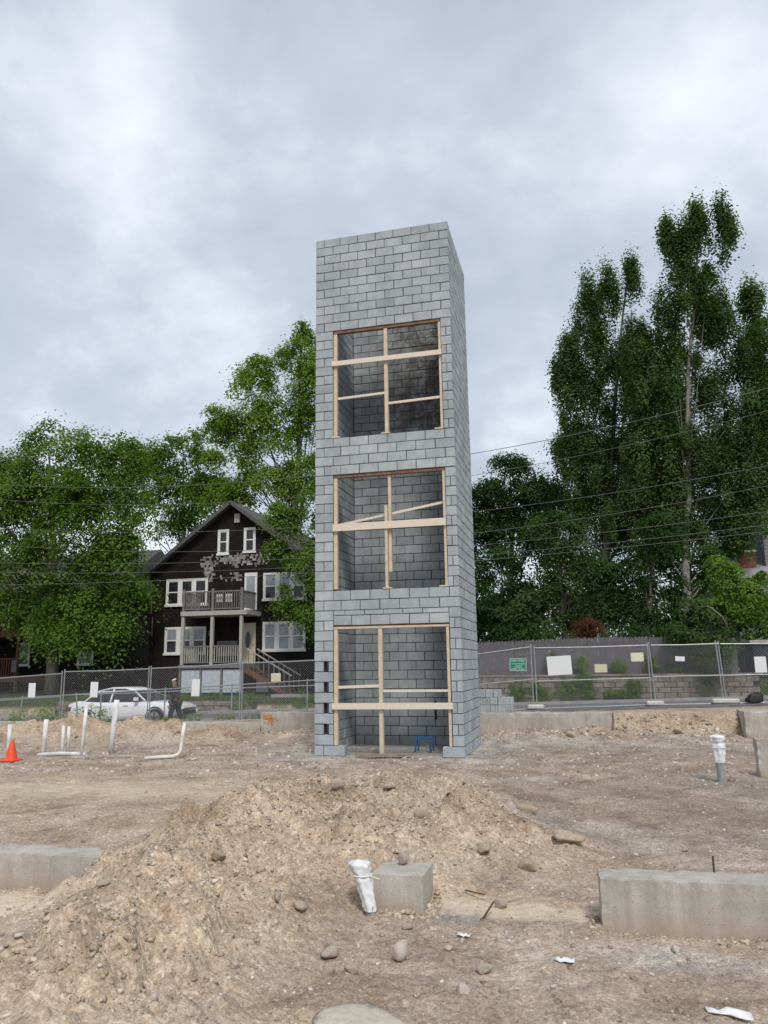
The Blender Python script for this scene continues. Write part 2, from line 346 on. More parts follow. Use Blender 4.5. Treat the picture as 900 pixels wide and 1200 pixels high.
def leaf_mat(name, c1, c2, c3, trans=.48):
    m = bpy.data.materials.new(name); m.use_nodes = True; nt = m.node_tree; nt.nodes.clear()
    out = nt.nodes.new('ShaderNodeOutputMaterial')
    at = nt.nodes.new('ShaderNodeAttribute'); at.attribute_name = 'tint'
    c = ramp(nt, at.outputs['Fac'], [(0, c1), (.55, c2), (1, c3)])
    p = nt.nodes.new('ShaderNodeBsdfPrincipled'); nt.links.new(c, p.inputs['Base Color']); p.inputs['Roughness'].default_value = .7; p.inputs['Specular IOR Level'].default_value = .18
    t = nt.nodes.new('ShaderNodeBsdfTranslucent'); nt.links.new(mixc(nt, 1., c, (1.1, 1.3, .6), 'MULTIPLY'), t.inputs[0])
    mx = nt.nodes.new('ShaderNodeMixShader'); mx.inputs[0].default_value = trans
    nt.links.new(p.outputs[0], mx.inputs[1]); nt.links.new(t.outputs[0], mx.inputs[2]); nt.links.new(mx.outputs[0], out.inputs[0]); return m
M['leaf_mid'] = leaf_mat('leaf_mid_green', (.072,.132,.024), (.145,.24,.04), (.24,.345,.068))
M['leaf_light'] = leaf_mat('leaf_light_green', (.115,.19,.032), (.215,.32,.054), (.32,.42,.09))
M['leaf_dark'] = leaf_mat('leaf_dark_green', (.028,.058,.018), (.058,.108,.030), (.10,.165,.048))
M['leaf_poplar'] = leaf_mat('leaf_poplar_green', (.050,.088,.030), (.098,.158,.05), (.165,.24,.085))
M['leaf_bright'] = leaf_mat('leaf_yellow_green', (.09,.16,.028), (.18,.29,.05), (.28,.39,.09))
M['leaf_red'] = leaf_mat('leaf_red_brown', (.10,.035,.022), (.17,.06,.038), (.24,.10,.06))

# ------------------------------------------------------------------ ground
def road_z(x, y): return .1 + np.clip(x, -45, 40)*(.040 - .0025*(y-11))
def strip_z(x): return .25 + .030*np.clip(x, -45, 40)
RIDGE = [(-.35,-12.6,.16,1.0), (-.42,-11.0,.33,1.12), (-.66,-9.4,.46,1.3), (-.66,-7.7,.50,1.85), (-.42,-6.4,.42,2.0), (.25,-5.4,.30,1.7)]
BLOBS = [(1.0,-7.2,.34,1.35), (.35,-8.2,.42,1.2), (1.75,-7.0,.15,.8), (-1.3,-5.6,.30,1.5), (.75,-8.75,.22,.45), (-10.3,2.6,.52,1.7), (-11.8,2.8,.4,1.6), (-7.7,2.6,.40,1.5), (-8.7,2.7,.40,1.4), (-6.6,3.0,.25,1.5),
         (-9.4,3.2,.3,1.2), (.9,4.6,.14,1.2), (2.4,4.5,.18,1.1), (4.2,4.2,.10,1.3), (-4.6,4.2,.12,1.6), (.5,2.6,.10,.8)]
def ground_z(x, y, fine=True):
    x = np.asarray(x, float); y = np.asarray(y, float)
    wx = x + .22*fbm(x*1.1, y*1.1, 3, 50); wy = y + .22*fbm(x*1.1, y*1.1, 3, 60)
    m = np.zeros_like(x)
    for (a, b) in zip(RIDGE[:-1], RIDGE[1:]):
        dx, dy = b[0]-a[0], b[1]-a[1]; t = np.clip(((wx-a[0])*dx + (wy-a[1])*dy)/(dx*dx+dy*dy), 0, 1)
        d = np.hypot(wx-a[0]-t*dx, wy-a[1]-t*dy); h = a[2]+t*(b[2]-a[2]); r = a[3]+t*(b[3]-a[3])
        q = np.clip(1-d/r, 0, 1); m = np.maximum(m, h*(q*q*(3-2*q)*.65+q*.35))
    for (bx, by, h, r) in BLOBS:
        q = np.clip(1-np.hypot(wx-bx, wy-by)/r, 0, 1); m = np.maximum(m, h*(q*q*(3-2*q)*.6+q*.4)) + .15*np.minimum(m, h*q)
    z = m
    # the fill behind the far foundation wall, the bank, the street bed, the yards
    fill = np.where(x < -6.4, .20 + .022*(x+6.4), .44)
    fill = fill + (strip_z(x) - fill)*sstep(6.5, 9.2, y)
    edge = np.where((x > 2.9) & (x < 5.75), 1., 0.)
    up = sstep(5.24, 5.44, y)*(1-edge) + edge*sstep(4.55, 5.25, y + .18*fbm(x*2.3, y*2.3, 3, 5))
    z = z*(1-up) + fill*up
    fill2 = np.where(edge > 0, .07, 0)*up; z = z + fill2*(1-sstep(5.6, 7, y))
    bed = sstep(10.76, 10.86, y); z = z*(1-bed) + (road_z(x, np.clip(y, 10, 17)) - .15)*bed
    right = sstep(-5.5, -4.2, x); yard = (.36 + .02*np.clip(y-20, 0, 40))*(1-right) + (1.0 + .03*np.clip(y-18, 0, 40))*right
    s2 = sstep(17.25, 17.5, y)*right + sstep(16.9, 17.6, y)*(1-right); z = z*(1-s2) + yard*s2
    if fine:
        near = 1-sstep(7, 10, y); mm = np.clip(m*3, 0, 1)
        d = .030*fbm(x*.8, y*.8, 3, 3) + (.010+.06*mm)*fbm(x*3.1, y*3.1, 3, 11) + .12*mm*fbm(x*1.35, y*1.35, 3, 13)
        d = d + (.006+.026*mm)*fbm(x*9, y*9, 3, 21)
        bb = np.abs(fbm(x*4.2, y*4.2, 4, 31)); d = d + (.006+.12*mm)*(.28-bb)
        jx = x + .03*fbm(x*14, y*14, 2, 44); jy = y + .03*fbm(x*14, y*14, 2, 45); pat = np.clip(.55+1.3*fbm(x*1.7, y*1.7, 2, 46), 0, 1)
        d = d + (.03*pat+.22*mm*pat)*clods(jx, jy, .34, 1) + (.028+.10*mm*pat)*clods(jx, jy, .16, 2) + (.022+.05*mm)*clods(jx, jy, .08, 3)
        for (y0, amp, fr, ph, sl) in ((-4.9,.30,.55,.4,.10), (-3.35,.30,.55,.4,.10), (-2.2,.25,.4,2.,-.12), (-.75,.25,.4,2.,-.12)):    # wheel ruts pressed into the flat ground
            q = (y - (y0+amp*np.sin(x*fr+ph)+sl*x))/.13; lug = .6+.4*np.sign(np.sin((x+.5*np.abs(y))*38))
            d = d + (-.030*np.exp(-q*q)*lug + .014*np.exp(-(np.abs(q)-1.7)**2*2.5))*(1-mm)*(x > -9)*np.clip(.5+1.6*fbm(x*.6+ph, y*.6, 2, 61), 0, 1)
        z = z + d*near + .02*fbm(x*2, y*2, 2, 71)*(1-near)*(1-bed+s2)
    # flat pad under the tower
    pad = sstep(.5, .12, np.maximum(np.maximum(-3.05-x, x-.05), np.maximum(-.05-y, y-2.5)))
    return z*(1-pad) + pad*.0
def clods(x, y, cell, seed, fill=.7):
    """angular lumps: per lattice cell a randomly placed, randomly sized, tilted flat-topped chunk"""
    xi = np.floor(x/cell).astype(np.int64); yi = np.floor(y/cell).astype(np.int64); out = np.zeros_like(x)
    def h(a, b, k):
        n = (a*374761393 + b*668265263 + (seed*31+k)*974711) & 0xffffffff
        n = ((n ^ (n >> 13))*1274126177) & 0xffffffff
        return ((n ^ (n >> 16)) & 0xffff)/65535.
    for dx in (-1, 0, 1):
        for dy in (-1, 0, 1):
            a, b = xi+dx, yi+dy; px = (a+h(a, b, 1))*cell; py = (b+h(a, b, 2))*cell; s = h(a, b, 3)
            rad = cell*(.25+.55*s*s); th = h(a, b, 4)*6.28; c, sn = np.cos(th), np.sin(th); u = ((x-px)*c+(y-py)*sn)/rad; v = (-(x-px)*sn+(y-py)*c)/(rad*(.6+.5*h(a, b, 5)))
            d = np.maximum(np.abs(u), np.abs(v)*.8+np.abs(u)*.35)
            hh = np.clip((1-d)*3.6, 0, 1)*(.7+.3*u)*rad/cell*(h(a, b, 6) < fill)
            out = np.maximum(out, hh)
    return out
def gz1(x, y): return float(ground_z(np.array([x]), np.array([y]))[0])
def axis(segs):
    out = []
    for a, b, n in segs: out += list(np.linspace(a, b, n, endpoint=False))
    return np.array(out + [segs[-1][1]])
def build_ground():
    xs = axis([(-900,-120,8), (-120,-40,12), (-40,-16,30), (-16,-12,30), (-12,-5,95), (-5,-3,34), (-3,4.6,255), (4.6,9,60), (9,20,22), (20,120,14), (120,900,8)])
    ys = axis([(-400,-40,6), (-40,-14,12), (-14,-11.8,20), (-11.8,-8,180), (-8,-4,112), (-4,1,70), (1,5.0,60), (5.0,5.6,12), (5.6,10.6,40), (10.6,11,8), (11,16.8,12), (16.8,17.7,10), (17.7,40,24), (40,120,10), (120,1200,12)])
    X, Y = np.meshgrid(xs, ys); Z = ground_z(X, Y)
    nx, ny = len(xs), len(ys)
    me = bpy.data.meshes.new('ground'); n = nx*ny
    me.vertices.add(n); me.vertices.foreach_set('co', np.stack([X, Y, Z], -1).reshape(-1).astype(np.float32))
    i = np.arange(nx-1)[None, :] + np.arange(ny-1)[:, None]*nx
    q = np.stack([i, i+1, i+1+nx, i+nx], -1).reshape(-1); nf = (nx-1)*(ny-1)
    me.loops.add(nf*4); me.polygons.add(nf)
    me.loops.foreach_set('vertex_index', q.astype(np.int32)); me.polygons.foreach_set('loop_start', np.arange(nf, dtype=np.int32)*4)
    me.polygons.foreach_set('use_smooth', np.ones(nf, bool)); me.update(calc_edges=True)
    ca = me.color_attributes.new('zone', 'FLOAT_COLOR', 'POINT')
    lo = fbm(X*.45, Y*.45, 4, 80); lo2 = fbm(X*1.3, Y*1.3, 4, 90)
    m = ground_z(X, Y, False)*(Y < 5)
    sandy = np.clip(m*3.2, 0, .85) + .35*np.clip(lo2, 0, 1)*(m > .02)
    sandy = np.maximum(sandy, .95*sstep(1.1, .4, np.hypot((X+2.3)/1.5, (Y+9.9)/.7)))           # pale sand hollow in front of the left footing
    sandy = np.maximum(sandy, .8*sstep(.9, .5, np.hypot((X-1.55)/1.0, (Y+8.75)/.28)))             # sandy strip by the right footing
    sandy = np.maximum(sandy, .8*sstep(.55, .3, np.hypot((X-.75)/.75, (Y+11.05)/.5)))
    sandy = np.maximum(sandy, .55*sstep(4.2, 5, Y)*(Y < 6.5))
    sandy = np.maximum(sandy, .55*sstep(-1.2, -2.6, X)*sstep(-9.0, -8.2, Y)*sstep(-1., -3., Y)*np.clip(.7+lo2, 0, 1))
    dt = np.maximum(np.maximum(-3.0-X, X), np.maximum(-Y, Y-2.45))
    grey = np.clip(1.*sstep(1.5, .3, dt + .6*lo2), 0, 1) + .55*sstep(.0, .35, lo)*(Y > -7)*(Y < 4)*(X > -.5) + .45*sstep(.05, .5, lo2+lo*.5)*(Y > -8)*(Y < 2)*(X < -2)
    grey = np.maximum(grey, .7*sstep(1., .4, np.hypot((X-2.75)/.7, (Y+9.75)/.3)))
    grey = np.maximum(grey, .8*sstep(1., .3, np.hypot((X-1.2)/.5, (Y+9.15)/.35)))
    grey = np.maximum(grey, .9*sstep(1., .3, np.hypot((X+8.5)/2.2, (Y+3.2)/1.1)+.5*lo2)); grey = np.maximum(grey, .8*sstep(1., .3, np.hypot((X-1.4)/.8, (Y+2.6)/.6)+.6*lo2))
    grass = np.where(Y > 17.3, 1., 0.) + .8*((Y > 8.2) & (X < -9))*sstep(-.2, .3, lo2)
    wet = np.maximum(sstep(1., .55, np.hypot((X-2.6)/.95, (Y+4.2)/.55)+.5*lo2), sstep(1., .6, np.hypot((X-3.75)/.42, (Y+3.3)/.28)+.3*lo2))
    wet = np.maximum(wet, .8*sstep(1., .5, np.hypot((X-.75)/.9, (Y-1.)/.9)+.5*lo2))
    wet = np.maximum(wet, .5*sstep(.15, .6, fbm(X*.7, Y*.7, 3, 99))*(X > .6)*(Y > -8)*(Y < 3))
    wet = wet*.6*np.clip(.6+1.2*fbm(X*3, Y*3, 3, 123), 0, 1)
    wet = np.maximum(wet, .50*sstep(.55, 1.3, X)*sstep(-8.2, -6.8, Y)*sstep(3.4, 1.6, Y)*np.clip(.75+1.1*fbm(X*.9, Y*1.4, 4, 133), 0, 1)*(1-np.clip(m*4, 0, 1)))
    rgba = np.stack([np.clip(sandy, 0, 1), np.clip(grey*(1-np.clip(sandy, 0, 1)*.8), 0, 1), np.clip(grass, 0, 1), 1-np.clip(wet, 0, 1)*.85], -1)
    ca.data.foreach_set('color', rgba.reshape(-1).astype(np.float32))
    # smooth pale sand: the hollow by the left footing, behind it, and the strip at the right footing's end
    pale = .95*sstep(1.1, .6, np.hypot((X+2.35)/.95, (Y+9.75)/.42)+.25*lo2)
    pale = np.maximum(pale, .75*sstep(1.1, .5, np.hypot((X+3.2)/2.2, (Y+8.55)/.5)+.35*lo2)); pale = np.maximum(pale, .7*sstep(1.1, .6, np.hypot((X-1.75)/.75, (Y+9.0)/.2)+.3*lo2))
    pale = np.maximum(pale, .5*sstep(1.1, .3, np.hypot((X+5.)/3., (Y+4.6)/.9)+.6*lo2))
    at = me.attributes.new('pale', 'FLOAT', 'POINT'); at.data.foreach_set('value', np.clip(pale*(1-np.clip(m*2.5, 0, 1)), 0, 1).reshape(-1).astype(np.float32))
    me.materials.append(M['ground'])
    return tag(link('ground', me), kind='structure')
build_ground()

def strip(name, x0, x1, y0, y1, zf, mat, lift=0., nxs=60, skirt=.12):
    mb = MB(); xs = np.linspace(x0, x1, nxs); n = 4
    for x in xs:
        za, zb = float(zf(x, y0))+lift, float(zf(x, y1))+lift
        mb.v += [(x, y0, za-skirt), (x, y0, za), (x, y1, zb), (x, y1, zb-skirt)]; mb.t += [0]*4
    for i in range(nxs-1):
        for k in range(3): mb.f.append((i*4+k, (i+1)*4+k, (i+1)*4+k+1, i*4+k+1))
    return tag(mb.build(name, mat), kind='structure')
strip('road', -70, 45, 10.9, 16.6, road_z, M['asphalt'])
strip('kerb', -70, 45, 10.78, 10.9, lambda x, y: max(float(strip_z(x)), float(road_z(x, 10.9)))+.03, M['pavement'], skirt=.35)
strip('kerb', -70, 45, 16.6, 16.72, road_z, M['pavement'], .11, skirt=.2)
strip('pavement', -9, 45, 9.15, 10.777, lambda x, y: strip_z(x), M['asphalt'], .05, skirt=.2)
strip('pavement', -70, 45, 16.723, 17.2, road_z, M['pavement'], .10, skirt=.2)

# ------------------------------------------------------------------ the block tower
C_ = .2032; W_ = 3.0112; D_ = 2.4384; J = .0135
def cbox(w, d, h, c=.006):
    bm = bmesh.new(); bmesh.ops.create_cube(bm, size=1)
    for v in bm.verts: v.co = (v.co.x*w, v.co.y*d, v.co.z*h)
    bmesh.ops.bevel(bm, geom=list(bm.edges), offset=c, segments=1, affect='EDGES')
    vs = [tuple(v.co) for v in bm.verts]; fs = [tuple(v.index for v in f.verts) for f in bm.faces]; bm.free(); return vs, fs
_blk = {}
def block_tpl(w, d, h):
    k = (round(w, 3), round(d, 3), round(h, 3))
    if k not in _blk: _blk[k] = [cbox(k[0]-J, k[1]-J if d > .25 else k[1], k[2]-J), None]
    return _blk[k]
tower = thing('block_tower', (-1.5, 0, 0), 'tall grey concrete block shaft with three framed openings', 'tower')
bulk = MB(); inner = MB(); n_single = [0]
rng = random.Random(3)
def place(x0, x1, y0, y1, z0, z1, mode):
    t = block_tpl(x1-x0, y1-y0, z1-z0); c = ((x0+x1)/2 + rng.uniform(-.003,.003), (y0+y1)/2 + rng.uniform(-.005,.005), (z0+z1)/2 + rng.uniform(-.002,.002))
    if mode == 'single':
        if t[1] is None:
            me = bpy.data.meshes.new('block'); me.from_pydata(t[0][0], [], t[0][1]); me.materials.append(M['block']); t[1] = me
        ob = link('block', t[1], tower, c); ob.rotation_euler = (rng.uniform(-.006,.006), rng.uniform(-.006,.006), rng.uniform(-.006,.006)); n_single[0] += 1
    else:
        (inner if mode == 'inner' else bulk).add([(v[0]+c[0], v[1]+c[1], v[2]+c[2]) for v in t[0][0]], t[0][1], rng.uniform(.02, 1))
TH = .1984
OPEN = [(0., 12.5), (16., 28.), (32., 44.)]
XL, XR = -W_+.4064, -.225
def front_run(z0, z1, pieces, depths):
    x = -W_
    for w, d in zip(pieces, depths):
        if w > 0: place(x, x+w, 0, d, z0, z1, 'single')
        x += abs(w)
for r in range(55):
    z0, z1 = r*C_, (r+1)*C_; even = r % 2 == 0
    op = [o for o in OPEN if r+1 > o[0] and r < o[1]]
    if not op or r in (13,):
        if r == 13: pass
    if not op and r not in (12, 13):
        if even: front_run(z0, z1, [.2032,.3696]+[.4064]*6, [.4064]+[TH]*7)
        else: front_run(z0, z1, [.4064,.3696]+[.4064]*5+[.2032], [TH]*7+[.4064])
    else:
        if r == 0:
            front_run(z0, z1, [.2032,.44], [.4064, TH]); place(-.43, 0, 0, TH, z0, z1, 'single')
        else:
            if r in (2, 4, 6, 8): front_run(z0, z1, [.2032, -.10, .1032], [.4064, 0, TH])
            elif even: front_run(z0, z1, [.2032,.2032], [.4064, TH])
            else: front_run(z0, z1, [.4064], [TH])
            if even and r < 50:
                place(XR, XR+.112, 0, TH, z0, z1, 'single'); place(XR+.112, 0, 0, TH, z0, z1, 'single')
            else: place(XR, 0, 0, .4064, z0, z1, 'single')
# lintel course and half-height course over the lowest opening
xs = [XL, -2.22, -1.82, -1.42, -1.02, -.62, XR]
for a, b in zip(xs[:-1], xs[1:]): place(a, b, 0, TH, 12.5*C_, 13.5*C_, 'single')
xs = [XL, -2.36, -1.95, -1.55, -1.15, -.75, XR]
for a, b in zip(xs[:-1], xs[1:]): place(a, b, 0, TH, 13.5*C_, 14*C_, 'single')
# side, left and back walls
for r in range(55):
    z0, z1 = r*C_, (r+1)*C_; even = r % 2 == 0
    y = .2032 if (even or (1 <= r < 0)) else .4064
    # the jamb's deep blocks sit at odd courses
    while y < D_-.01:
        y2 = min(y+.4064, D_)
        place(-TH, 0, y, y2, z0, z1, 'single' if (r < 9 and n_single[0] < 300) else 'bulk')
        y = y2
    y = .4064 if even else .2032
    while y < D_-.01:
        y2 = min(y+.4064, D_); place(-W_, -W_+TH, y, y2, z0, z1, 'bulk'); y = y2
    x = -W_+.2032; x2 = x + (.2032 if even else .4064)
    while x < -.2032-.01:
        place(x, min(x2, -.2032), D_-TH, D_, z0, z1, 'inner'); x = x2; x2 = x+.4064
tag(bulk.build('block_courses', M['block_stuff'], tower), kind='stuff')
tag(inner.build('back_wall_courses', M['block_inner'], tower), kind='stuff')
mo = MB(); e = .014
H_ = 55*C_-.004
mo.box(-TH+e, -e, TH+.02, D_-e, 0, H_); mo.box(-W_+e, -W_+TH-e, TH+.02, D_-e, 0, H_); mo.box(-W_+TH, -TH, D_-TH+e, D_-e-.001, 0, H_-.001)
for a, b in ((12.5,16),(28,32),(44,55)): mo.box(-W_+e, -e, e, TH-e, a*C_+.004, b*C_-.004)
for a, b in ((0,12.5),(16,28),(32,44)):
    if a == 0: mo.box(-W_+e, -W_+.2032, e, TH-e, 0, b*C_+.003)
    else: mo.box(-W_+e, XL-.006, e, TH-e, a*C_-.003, b*C_+.003)
    mo.box(XR+.006, -e, e, TH-e, a*C_-.003, b*C_+.003)
mo.box(XL-.103+.006, XL-.006, e, TH-e, .2, 12.5*C_)
mo.build('mortar', M['mortar'], tower)
for a, b in ((44,.0), (28,.0), (12.5,.0)):
    MB().box(XL+.002, XR-.002, .02, TH-.01, a*C_-.022, a*C_-.004).build('lintel', M['red_lintel'], tower)
# dark slot low in the back wall, seen through the lowest opening
MB().box(-.985, -.935, D_-TH-.006, D_-TH+.02, .55, .95).build('wall_slot', M['black_plastic'], tower)
tag(MB().box(-W_+.21, -.21, .21, D_-.21, -.2, .012).build('shaft_floor', M['pavement'], tower))

# pine framing in each opening
def framing(zb, zt, studs, rails, label, extra=()):
    g = thing('opening_frame', (XL, -.02, zb), label, 'timber frame', 'timber frames in the tower openings')
    for (x, w, y, a, b) in studs: MB().box(x-w/2, x+w/2, y, y+.085, a, b).build('stud', M['pine'], g)
    for (x0, za, x1, zb_, h, y) in rails: MB().bar((x0, y, za), (x1, y, zb_), .036, h).build('rail', M['pine_h'], g)
    MB().box(XL+.003, XR-.003, .012, .10, zt-.065, zt-.026).build('header', M['red_wood' if zb > 1 else 'pine'], g)
    for (x, z) in extra: MB().box(x-.09, x+.09, -.01, .12, z, z+.03).build('shim', M['pine'], g)
    return g
z = 32*C_; t = 44*C_
framing(z, t, [(XL+.045,.078,.02,z+.03,t-.068),(-1.43,.075,.02,z+.03,t-.068),(XR-.03,.05,.02,z+.03,t-.068)],
        [(XL-.02,8.17,XR+.01,8.17,.105,-.0185),(XL+.09,7.39,-1.47,7.42,.05,.06),(-1.39,7.18,XR-.06,7.21,.05,.06)],
        'pine stud and rail frame in the topmost tower opening', [(XL+.06,z+.001),(-1.45,z+.001),(XR-.09,z+.001)])
z = 16*C_; t = 28*C_
framing(z, t, [(XL+.045,.078,.02,z+.03,t-.068),(-1.40,.06,.05,z+.35,t-.068),(-1.47,.055,.0,z+.03,t-.72),(XR-.03,.05,.02,z+.03,t-.068)],
        [(XL-.0,4.555,XR-.0,4.555,.15,-.0205),(XL+.09,4.64,XR-.05,4.99,.05,.155)],
        'pine frame with diagonal brace in the middle tower opening', [(-1.46,z+.001),(XR-.08,z+.001)])
z = 0.; t = 12.5*C_
framing(z, t, [(XL+.045,.08,.02,C_+.004,t-.068),(-1.63,.08,.02,.03,t-.068),(XR-.04,.055,.02,C_+.004,t-.068)],
        [(XL-.02,.955,XR+.03,.96,.12,-.0205),(XL+.09,1.32,-1.675,1.345,.055,.05),(-1.585,1.245,XR-.07,1.245,.045,.05)],
        'pine frame with pale guard board in the lowest tower opening')
tag(MB().box(-2.1,-1.15,-.22,-.10,.035,.075).bar((-2.0,-.32,.03),(-1.0,-.02,.055),.14,.03).build('scrap_board', M['scrap_wood']), 'scrap boards lying on the ground before the lowest opening', 'board')
t_ = thing('steel_trestle', (-.95,.9,0), 'small blue steel trestle standing inside the tower base', 'trestle')
for x in (-1.12,-.80): MB().bar((x,.75,.02),(x+(.03 if x<-1 else -.03),.75,.27),.03,.03).build('leg', M['blue_steel'], t_)
for x in (-1.12,-.80): MB().bar((x,1.05,.02),(x+(.03 if x<-1 else -.03),1.05,.27),.03,.03).build('leg', M['blue_steel'], t_)
MB().bar((-1.14,.75,.285),(-.78,.75,.285),.03,.03).build('top_bar', M['blue_steel'], t_); MB().bar((-1.14,1.05,.285),(-.78,1.05,.285),.03,.03).build('top_bar', M['blue_steel'], t_)

# ------------------------------------------------------------------ concrete footings
def wall_mesh(x0, x1, y0, y1, z0, z1, seed, seg=.07, amp=.006, seams=()):
    """box with every face a jittered grid, chipped along its edges"""
    bm = bmesh.new(); bmesh.ops.create_cube(bm, size=1)
    for v in bm.verts: v.co = Vector((x0+(v.co.x+.5)*(x1-x0), y0+(v.co.y+.5)*(y1-y0), z0+(v.co.z+.5)*(z1-z0)))
    for ax, (a, b) in enumerate(((x0,x1),(y0,y1),(z0,z1))):
        n = min(int((b-a)/seg), 140)
        for k in range(1, n):
            co = [0,0,0]; co[ax] = a+(b-a)*k/n; no = [0,0,0]; no[ax] = 1
            bmesh.ops.bisect_plane(bm, geom=list(bm.verts)+list(bm.edges)+list(bm.faces), plane_co=co, plane_no=no)
    vs = np.array([v.co for v in bm.verts]); r = np.random.default_rng(seed)
    n3 = fbm(vs[:,0]*6+vs[:,1]*5, vs[:,2]*6+vs[:,1]*3, 3, seed)
    ex = ((np.abs(vs[:,0]-x0)<1e-4)|(np.abs(vs[:,0]-x1)<1e-4)).astype(int); ey = ((np.abs(vs[:,1]-y0)<1e-4)|(np.abs(vs[:,1]-y1)<1e-4)).astype(int)
    ez = (np.abs(vs[:,2]-z1)<1e-4).astype(int); edge = (ex+ey+ez) >= 2
    cx, cy, cz = (x0+x1)/2, (y0+y1)/2, (z0+z1)/2
    for i, v in enumerate(bm.verts):
        d = Vector((0,0,0))
        if ex[i]: d.x = (1 if v.co.x > cx else -1)
        if ey[i]: d.y = (1 if v.co.y > cy else -1)
        if ez[i]: d.z = 1
        k = amp*n3[i] - (amp*1.2*r.random()**2*3 if edge[i] else 0)
        for s in seams:
            if ey[i] and abs(v.co.x-s) < seg*.6: k -= .012
        v.co += d*k
    me = bpy.data.meshes.new('concrete'); bm.to_mesh(me); bm.free(); me.materials.append(M['concrete']); return me
def footing(name, x0, x1, y0, y1, z0, z1, seed, label, rz=0., seg=.07, seams=(), cat='concrete wall', amp=.006):
    o = link(name, wall_mesh(x0, x1, y0, y1, z0, z1, seed, seg, amp, seams))
    if rz:
        p = Vector((x0, y0, 0)); o.matrix_world = Matrix.Translation(p) @ Matrix.Rotation(rz, 4, 'Z') @ Matrix.Translation(-p)
    return tag(o, label, cat)
rf = footing('foundation_wall', 2.30, 4.6, -9.28, -8.99, -.25, .325, 1, 'low concrete foundation wall with a short rebar, right foreground', .05, .05, (2.47, 2.8), amp=.0022)
footing('foundation_wall', -7.5, -1.5, -9.28, -9.0, -.25, .29, 2, 'low concrete foundation wall running into the dirt mound, left foreground', 0, .06, (-2.0,), amp=.003)
footing('concrete_pier',   .69, 1.075, -9.22, -8.83, -.2, .262, 3, 'square concrete pier beside the plastic-wrapped pipe', 0, .05, (), 'concrete pier', .002)
footing('foundation_wall', -6.4, 2.88, 5.2, 5.45, -.3, .515, 4, 'long concrete foundation wall behind the tower', 0, .11, (-5.6,-4.4,-3.2,.05,.8,1.6,2.3))
footing('foundation_wall', -17, -6.4, 5.2, 5.45, -.3, .235, 5, 'lower concrete foundation wall behind the dirt piles, left of the tower', 0, .13, (-8.6,-10.3))
footing('foundation_wall', 5.72, 9, 4.4, 5.3, -.3, .60, 6, 'concrete foundation wall at the right edge, before the fence', 0, .11, (6.0,6.3,6.6))
footing('foundation_wall', 4.74, 7.5, -1.9, -1.63, -.3, .57, 7, 'tall concrete wall end at the right edge near the wrapped grey pipe', 0, .07, (4.95,5.2))
MB().tube([(2.62,-9.13,.30),(2.62,-9.125,.43)], .007, 6).build('rebar', M['dark_steel'], rf)
sp = MB(); rr = random.Random(5)
for k in range(60):
    a = rr.uniform(0, 2*PI); q = abs(rr.gauss(0, .11)); s = rr.uniform(.012,.05)
    cx, cz = -6.15+q*math.cos(a)*1.1, .38+q*math.sin(a)
    if cz+s < .505: sp.add([(cx+s*math.cos(b)*rr.uniform(.7,1.2), 5.188-.0003*k, cz+s*.6*math.sin(b)) for b in [i*PI/4 for i in range(8)]], [tuple(range(8))])
tag(sp.build('paint_mark', M['orange_spray']), 'orange spray paint mark on the concrete foundation wall left of the tower', 'paint mark', kind='stuff')

# ------------------------------------------------------------------ rocks, clods, debris
def rock_mesh(seed, mat, sub=2, flat=.75, sharp=.35):
    """stone cut by random planes, with uneven axes and a rough skin"""
    bm = bmesh.new(); bmesh.ops.create_icosphere(bm, subdivisions=sub, radius=1); r = random.Random(seed)
    pl = [(Vector((r.gauss(0,1),r.gauss(0,1),r.gauss(0,1))).normalized(), r.uniform(.45,.85)) for _ in range(12)]
    ax = (r.uniform(.95,1.35), r.uniform(.7,1.0), flat*r.uniform(.8,1.15)); ph = [r.uniform(0,6) for _ in range(6)]
    for v in bm.verts:
        d = v.co.normalized(); k = 1.
        for n, o in pl:
            q = d.dot(n)
            if q > 1e-3: k = min(k, o/q)
        k = min(k, 1.)*(1+.045*math.sin(d.x*7+ph[0])*math.sin(d.y*8+ph[1])+.03*math.sin(d.z*15+ph[2])*math.sin(d.x*13+ph[3])+r.uniform(-.02,.02))
        v.co = d*k; v.co.x *= ax[0]; v.co.y *= ax[1]; v.co.z *= ax[2]
    me = bpy.data.meshes.new('rock'); bm.to_mesh(me); bm.free(); me.materials.append(mat)
    if sub > 2: me.polygons.foreach_set('use_smooth', [True]*len(me.polygons))
    return me
def rock(x, y, r, label, mat='rock', seed=1, z=None, flat=.75, sink=.5, rz=None, cat='rock', name='rock'):
    me = rock_mesh(seed, M[mat], 3, flat); o = link(name, me)
    o.location = (x, y, (gz1(x, y) if z is None else z) + r*flat*(1-sink)); o.scale = (r, r, r); o.rotation_euler = (0, 0, seed*1.7 if rz is None else rz)
    return tag(o, label, cat, 'loose stones on the dirt')
rock(1.10,-10.05,.085,'big pale rounded stone on the dirt below the pier','rock_pale',1, sink=.2)
rock(1.62,-10.18,.055,'flat grey stone, right of the pair below the pale stone','rock',2, flat=.6)
rock(1.545,-10.49,.055,'rounded grey stone nearest the bottom edge of the photo','rock_pale',3)
rock(.66,-10.12,.075,'dark rough stone at the foot of the mound','rock',4)
rock(.88,-10.38,.055,'rounded stone with a scrap beside it, left of the bottom centre','rock',5)
rock(.74,-10.36,.048,'small tan stone at the foot of the mound, near the bottom','rock',6)
rock(.60,-9.95,.045,'small grey stone above the dark rough stone','rock',7)
rock(1.03,-9.55,.048,'dark wedge stone just below the concrete pier','rock',8)
rock(1.20,-9.55,.036,'pale flat shard just below the concrete pier','rock_pale',9, flat=.5)
